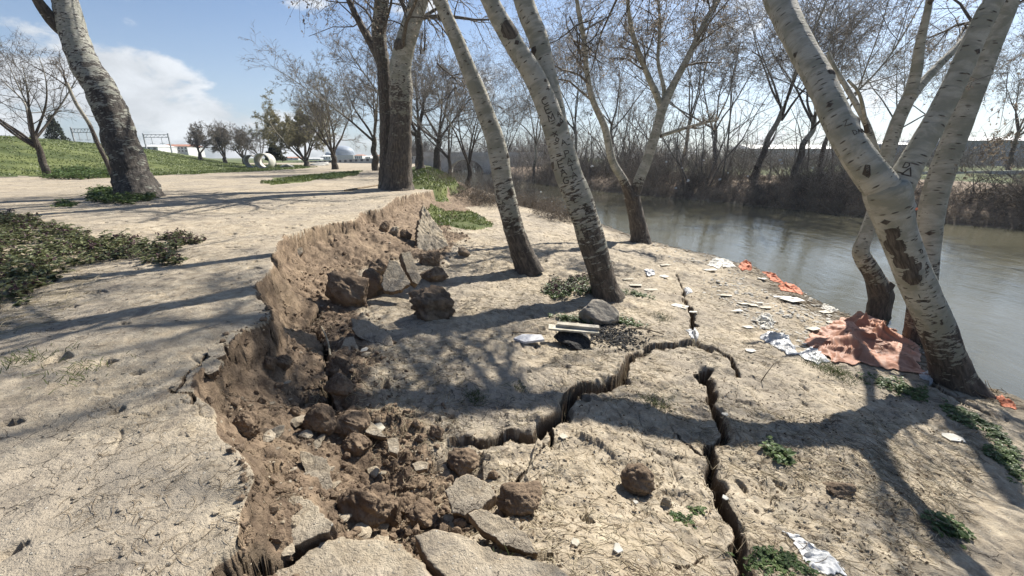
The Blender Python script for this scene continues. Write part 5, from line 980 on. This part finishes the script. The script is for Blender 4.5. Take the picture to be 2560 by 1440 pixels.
for lb, px, py, n, r, h_ in (('grass tuft on the upper ground left, nearest the long shadow', 62, 900, 90, .10, .07), ('faint grass tuft at the lower edge of the long shadow on the upper ground', 195, 932, 90, .10, .05), ('grass tuft on the bench in the crack of sun above the fork', 1190, 995, 110, .05, .06), ('dark grass tuft in the shaded middle of the bench', 1640, 1012, 160, .07, .06), ('grass tuft above the boulder fireplace', 1655, 795, 90, .08, .08), ('dry grass tuft at the foot of the orange cloth', 2080, 930, 300, .14, .12), ('grass blades at the very bottom, right of the pit', 1265, 1425, 40, .03, .07), ('grass tuft in the lower middle of the shaded bench', 1300, 972, 60, .04, .05)): tuft(lb, px, py, n, r, h_)
# ---------------------------------------------------------------- structures far off
M_CONC = simple('concrete', (.33, .32, .29), (.46, .45, .41), 1.5, .9, bmp=.01); M_BSTONE = simple('bridge_stone', (.36, .35, .32), (.50, .49, .45), .8, .9, bmp=.02); M_DARK = simple('dark_panel', (.05, .055, .06), (.09, .09, .095), 1, .9)
M_PLWALL = simple('plaster', (.60, .60, .57), (.72, .72, .70), .5, .9); M_ROOF = simple('red_roof', (.30, .14, .09), (.42, .21, .14), 1.5, .85); M_METAL = simple('grey_metal', (.28, .29, .31), (.38, .39, .41), 2, .6); M_SHED = simple('shed_wall', (.26, .29, .35), (.34, .37, .43), .3, .8); M_PALEROOF = simple('pale_roof', (.50, .50, .49), (.62, .62, .60), .4, .6); M_LEAD = simple('lead_dome', (.22, .26, .31), (.30, .34, .39), .3, .6)
m, t = newmat('window_glass'); M_GLASS = m; pbsdf(t, Base_Color=(.03, .04, .05), Roughness=.15)
# concrete pipes
def pipe(label, px, py, wpx, yaw, Lm):
    c = gnd(px, py); s = dep(c)/F; R_ = wpx*s/2; n = 40; th_ = np.linspace(0, 2*math.pi, n+1)[:-1]; mb = MB(); rg = [(R_*.97, 0), (R_, .03), (R_, Lm), (R_*.84, Lm), (R_*.84, .10), (R_*.88, 0)]; V = []
    for r, a in rg: V += [(r*math.cos(q), a, r*math.sin(q)) for q in th_]
    V = np.array(V)@rotm(0, 0, yaw).T+c+[0, 0, R_*.97]; Q = [(k*n+i, k*n+(i+1) % n, ((k+1) % 6)*n+(i+1) % n, ((k+1) % 6)*n+i) for k in range(6) for i in range(n)]; mb.add(V, Q); o = mb.build('concrete_pipe', M_CONC, None, c); setprops(o, label, 'pipe', 'large concrete pipes on the grass')
pipe('concrete pipe on the grass, front one turned toward the viewer', 657, 421, 37, .15, 1.8); pipe('concrete pipe behind and left of the front one', 628, 419, 31, .28, 1.8)
# bridge: pierced parapet on the left, round arch over the river on the right
A_ = at(690, 412, 120); B_ = at(1075, 396, 88); br = thing('stone_bridge', 'old grey stone bridge with a round arch over the river and a long parapet', 'bridge', (A_+B_)/2)
bb = (A_+B_)/2; mb = MB(); d_ = B_-A_; L_ = np.linalg.norm(d_[:2]); e = d_/L_; nrm_ = np.array([-e[1], e[0], 0]); pan = MB()
def bar(mb, s0, s1, z0, z1, w0, w1, slope=True):
    V = []
    for s_ in (s0, s1):
        p = A_+e*s_
        for w_ in (w0, w1):
            for z_ in (z0, z1): V.append((p[0]+nrm_[0]*w_, p[1]+nrm_[1]*w_, (p[2] if slope else 0)+z_))
    mb.add(V, [(0, 1, 3, 2), (4, 6, 7, 5), (0, 4, 5, 1), (2, 3, 7, 6), (1, 5, 7, 3), (0, 2, 6, 4)])
bar(mb, 0, L_, -2.2, -.15, 0, 5); mb.build('wall', M_BSTONE, br, bb, smooth=False); mb = MB(); bar(mb, 0, L_, -.15, .55, 0, .3)
mb.build('parapet', M_BSTONE, br, bb, smooth=False)
for k in range(int(L_/2.0)): pn = MB(); bar(pn, k*2.0+.3, k*2.0+1.15, -.02, .46, -.06, -.004); pn.build('parapet_panel', M_DARK, br, bb, smooth=False)
mb = MB(); x0, x1, Yb, zt_, zb_ = -17.5, 6.0, 84.0, at(1100, 391, 84)[2], -2.6; xc = (1165-1280)/F*(Yb*cp+.3)
ra = 3.3; zsp = -1.5; n = 28; ang = np.linspace(math.pi, 0, n+1)
pts = [(xc+ra*math.cos(a), zsp+ra*.78*math.sin(a)) for a in ang]
for Yf, flip in ((Yb, 0), (Yb+5, 1)):
    for k in range(n):
        (xa, za), (xb, zb2) = pts[k], pts[k+1]; mb.add([(xa, Yf, za), (xb, Yf, zb2), (xb, Yf, zt_), (xa, Yf, zt_)], [(0, 1, 2, 3)])
    for xa, xb in ((x0, xc-ra), (xc+ra, x1)): mb.add([(xa, Yf, zb_), (xb, Yf, zb_), (xb, Yf, zt_), (xa, Yf, zt_)], [(0, 1, 2, 3)])
for k in range(n): (xa, za), (xb, zb2) = pts[k], pts[k+1]; mb.add([(xa, Yb, za), (xb, Yb, zb2), (xb, Yb+5, zb2), (xa, Yb+5, za)], [(0, 1, 2, 3)])
mb.add([(x0, Yb, zt_), (x1, Yb, zt_), (x1, Yb+5, zt_), (x0, Yb+5, zt_)], [(0, 1, 2, 3)]); mb.build('spandrel', M_BSTONE, br, bb, smooth=False)
ar = MB(); 
for k in range(n):
    (xa, za), (xb, zb2) = pts[k], pts[k+1]; f_ = 1.14; fa, fb_ = [(xc+(x_-xc)*f_, zsp+(z_-zsp)*f_) for x_, z_ in (pts[k], pts[k+1])]; ar.add([(xa, Yb-.15, za), (xb, Yb-.15, zb2), (fb_[0], Yb-.15, fb_[1]), (fa[0], Yb-.15, fa[1]), (fa[0], Yb+.02, fa[1]), (fb_[0], Yb+.02, fb_[1])], [(0, 1, 2, 3), (3, 2, 5, 4)])
ar.build('arch_ring', M_CONC, br, bb, smooth=False); mb = MB(); mb.box((x0, Yb-.25, zt_-.1), (x1, Yb+.1, zt_+.12)); mb.box((x0, Yb-.1, zt_+.13), (x1, Yb+.2, zt_+.75)); mb.build('arch_parapet', M_BSTONE, br, bb, smooth=False)
# catenary gantries on the levee
def gantry(label, pxa, pxb, pyt, pyb, Y):
    a, b = at(pxa, pyt, Y), at(pxb, pyt, Y); zb_ = at(pxa, pyb, Y)[2]-2; t = thing('railway_gantry', label, 'railway gantry', (a[0], Y, zb_), 'railway gantries on the levee'); bb = (a[0], Y, zb_)
    for q in (a, b): mb = MB(); mb.box((q[0]-.13, Y-.13, zb_), (q[0]+.13, Y+.13, q[2]+.4)); mb.build('post', M_METAL, t, bb, smooth=False)
    mb = MB(); mb.box((a[0], Y-.08, a[2]), (b[0], Y+.08, a[2]+.12)); mb.box((a[0], Y-.08, a[2]-.75), (b[0], Y+.08, a[2]-.63)); n = 12
    for k in range(n): u0, u1 = a[0]+(b[0]-a[0])*k/n, a[0]+(b[0]-a[0])*(k+1)/n; z0, z1 = (a[2]-.7, a[2]+.05) if k % 2 else (a[2]+.05, a[2]-.7); mb.add(*tubes(np.array([[(u0, Y, z0), ((u0+u1)/2, Y, (z0+z1)/2), (u1, Y, z1)]]), np.full((1, 3), .05), 4))
    mb.build('truss', M_METAL, t, bb, smooth=False)
    mb = MB(); 
    for u in (.3, .7): x_ = a[0]+(b[0]-a[0])*u; mb.box((x_-.05, Y-.05, a[2]-2.4), (x_+.05, Y+.05, a[2]-.7)); mb.box((x_-.7, Y-.03, a[2]-2.3), (x_+.7, Y+.03, a[2]-2.22))
    mb.build('hanger', M_METAL, t, bb, smooth=False)
gantry('railway gantry nearest, right of the dark pointed conifer', 178, 228, 323, 366, 100); gantry('railway gantry between the leaning poplar and the bushy trees', 358, 420, 337, 368, 120); gantry('distant railway gantry beside the small pine', 668, 700, 358, 376, 190)
def pole(label, px, pyt, Y, arm=0):
    a = at(px, pyt, Y); zb_ = float(H(a[0], Y)[0])-.2; bb = (a[0], Y, zb_); t = thing('street_lamp', label, 'street lamp', bb); mb = MB(); mb.box((a[0]-.07, Y-.07, zb_), (a[0]+.07, Y+.07, a[2])); mb.build('post', M_METAL, t, bb); mb = MB(); mb.box((a[0]-.1, Y-.1, a[2]), (a[0]+1.6, Y+.1, a[2]+.12)); mb.build('lamp_head', M_METAL, t, bb)
pole('single street lamp on the levee left of the pointed conifer', 75, 340, 90)
def house(name, label, pxa, pxb, pyt, pyr, pye, Y, wall, roof, wins=0, rows=1, dp=8, hip=.12):
    a, b = at(pxa, pyt, Y), at(pxb, pyt, Y); zr = at(pxa, pyr, Y)[2]; zt2 = at(pxa, pyt, Y)[2]; zb_ = at(pxa, pye, Y)[2]-1.5; bb = ((a[0]+b[0])/2, Y, zb_); t = thing(name, label, 'building' if 'shed' not in name else 'shed', bb); mb = MB(); mb.box((a[0], Y, zb_), (b[0], Y+dp, zr)); mb.build('wall', wall, t, bb, smooth=False)
    W_ = b[0]-a[0]; o_ = W_*.02; q = W_*hip; mb = MB(); mb.add([(a[0]-o_, Y-.4, zr+.02), (b[0]+o_, Y-.4, zr+.02), (b[0]+o_, Y+dp+.4, zr+.02), (a[0]-o_, Y+dp+.4, zr+.02), (a[0]+q, Y+dp/2, zt2), (b[0]-q, Y+dp/2, zt2)], [(0, 1, 5, 4), (2, 3, 4, 5)]); mb.add([(a[0]-o_, Y-.4, zr+.02), (a[0]-o_, Y+dp+.4, zr+.02), (a[0]+q, Y+dp/2, zt2)], [(0, 2, 1)]); mb.add([(b[0]+o_, Y-.4, zr+.02), (b[0]+o_, Y+dp+.4, zr+.02), (b[0]-q, Y+dp/2, zt2)], [(0, 1, 2)]); mb.build('roof', roof, t, bb, smooth=False)
    for r in range(rows):
        zc = zb_+1.5+(zr-zb_-1.5)*(r+.5)/rows; hh = (zr-zb_-1.5)/rows*.3
        for k in range(wins): xx = a[0]+W_*(k+.5)/wins; mb = MB(); mb.box((xx-W_/wins*.2, Y-.06, zc-hh), (xx+W_/wins*.2, Y-.004, zc+hh)); mb.build('window', M_GLASS, t, bb, smooth=False)
house('house', 'long white house with a red tiled roof beyond the levee', 388, 466, 360, 366, 381, 150, M_PLWALL, M_ROOF, 9, 2)
house('house', 'low white building left of the red-roofed house', 346, 392, 361, 367, 376, 140, M_PLWALL, M_PALEROOF, 3)
house('shed', 'long bluish shed with a pale roof across the river at the right edge', 2395, 2680, 338, 352, 398, 62, M_SHED, M_PALEROOF, 0, 1, 10, .02)
house('shed', 'long low shed with a white roof seen between the limbs of the great tree', 2225, 2392, 352, 362, 390, 66, M_SHED, M_PALEROOF, 0, 1, 10, .02)
house('shed', 'pale-roofed shed in the brush left of the great tree', 1880, 2100, 360, 372, 384, 74, M_PLWALL, M_PALEROOF, 0, 1, 9, .03)
for k, (pa, pb, tp, rf) in enumerate(((700, 745, 392, M_ROOF), (752, 800, 394, M_PALEROOF), (800, 826, 388, M_PLWALL), (885, 905, 386, M_ROOF), (905, 925, 389, M_PALEROOF), (925, 952, 387, M_ROOF))):
    house('house', ['low red-roofed house behind the old bridge, leftmost', 'pale flat house right of the leftmost red roof', 'narrow pale house left of the dome', 'small red-roofed house just right of the dome', 'small pale house between the two red roofs right of the dome', 'red-roofed house right by the twin-stemmed tree'][k], pa, pb, tp, tp+3, 398, 240+k*6, M_PLWALL, rf, 4, 1)
# domed mosque
c = at(856, 392, 300); t = thing('domed_building', 'large grey-domed building on the skyline behind the old bridge', 'mosque', (c[0], 300, -1)); bb = (c[0], 300, -1)
mb = MB(); mb.box((c[0]-10.5, 292, -1), (c[0]+10.5, 312, c[2]+1)); mb.build('wall', M_CONC, t, bb, smooth=False)
def dome(x, y, z, r, h_, nm, drum=1.6):
    th_ = np.linspace(0, 2*math.pi, 29)[:-1]; ph = np.linspace(0, math.pi/2, 9); V = [(x+r*math.cos(a), y+r*math.sin(a), z-drum) for a in th_]
    for p in ph: V += [(x+r*math.cos(p)*math.cos(a), y+r*math.cos(p)*math.sin(a), z+h_*math.sin(p)) for a in th_]
    m_ = MB(); m_.add(V, [(k*28+i, k*28+(i+1) % 28, (k+1)*28+(i+1) % 28, (k+1)*28+i) for k in range(9) for i in range(28)]); m_.build(nm, M_LEAD, t, bb)
dome(c[0], 302, c[2]+2.6, 7.5, 4.6, 'dome'); dome(c[0]-7.5, 296, c[2]+1.6, 2.2, 1.6, 'small_dome', .8); dome(c[0]-3, 294, c[2]+1.4, 2.0, 1.4, 'small_dome', .8)
# low pale wall along the far bank walk
mb = MB(); P = [(at(2040, 425, 40)), (at(2560, 428, 38)), (at(3100, 432, 34))]
for p, q in zip(P[:-1], P[1:]): zz_ = [float(H(p[0], p[1])[0]), float(H(q[0], q[1])[0])]; mb.add([(p[0], p[1], zz_[0]-.3), (q[0], q[1], zz_[1]-.3), (q[0], q[1], zz_[1]+.30), (p[0], p[1], zz_[0]+.30), (p[0], p[1]+.35, zz_[0]+.30), (q[0], q[1]+.35, zz_[1]+.30), (q[0], q[1]+.35, zz_[1]-.3), (p[0], p[1]+.35, zz_[0]-.3)], [(0, 1, 2, 3), (3, 2, 5, 4), (4, 5, 6, 7)])
o = mb.build('low_wall', M_CONC, None, tuple(P[0]), smooth=False); setprops(o, 'low pale concrete wall along the walk on the far bank', 'wall')
# rubble heaps near the pipes
for lb, px, py, w_ in (('grey rubble heap right of the concrete pipes', 712, 418, 34), ('low rubble heap near the tall grey bare tree', 795, 414, 50)): clod(lb, px, py, w_, 9, 'rubble_heap', 'rubble', M_CONC, seed=int(px), sub=3)
# litter caught in the bushes
q = [(1480, 415), (1600, 430), (1665, 405), (1705, 420), (1800, 448), (1870, 440), (1760, 400), (1950, 400), (2020, 445), (2032, 420), (1690, 470), (2150, 480), (1380, 505), (1352, 480), (1410, 470), (1955, 408), (1820, 432), (2075, 500), (1720, 452), (2440, 460)]
for k, (px, py) in enumerate(q):
    Y = gnd(1330, 515)[1]-.5 if px < 1500 else 31-.004*(px-1500); c = at(px, py, Y); r = rng.uniform(.07, .15); V, T = rockV(2, (r*1.6, r, r*1.3), 300+k, .6, 8, .5, .2); o = mesh('plastic_bag', V+c, T, M_PLAS, None, c, smooth=False); setprops(o, 'white scrap of plastic bag snagged in the riverside brush', 'plastic bag', 'plastic bags snagged in the brush')
for lb, px, py, Y in (('red scrap of plastic in the far brush behind the great tree', 2147, 500, 24), ('red flower-like rag hanging on the back stem of the great tree', 2292, 522, 6.4)):
    c = at(px, py, Y); V, T = rockV(2, (.12*Y/15, .08*Y/15, .12*Y/15), 350, .6, 8, .5, .2); o = mesh('plastic_scrap', V+c, T, M_RAG, None, c, smooth=False); setprops(o, lb, 'plastic scrap')

# ---------------------------------------------------------------- the air
mb = MB(); mb.box((-420, -60, -6), (420, 460, 60)); hzo = mb.build('haze', None, smooth=False); setprops(hzo, 'thin pale haze in the air', 'haze', None, 'stuff')
m, t = newmat('haze_air'); t.t.nodes.clear(); pv_ = t.n('ShaderNodeVolumePrincipled', {'Color': (.86, .92, 1.0, 1), 'Density': .00045, 'Anisotropy': .35}); ou = t.n('ShaderNodeOutputMaterial'); t.t.links.new(pv_.outputs[0], ou.inputs['Volume']); hzo.data.materials.append(m)
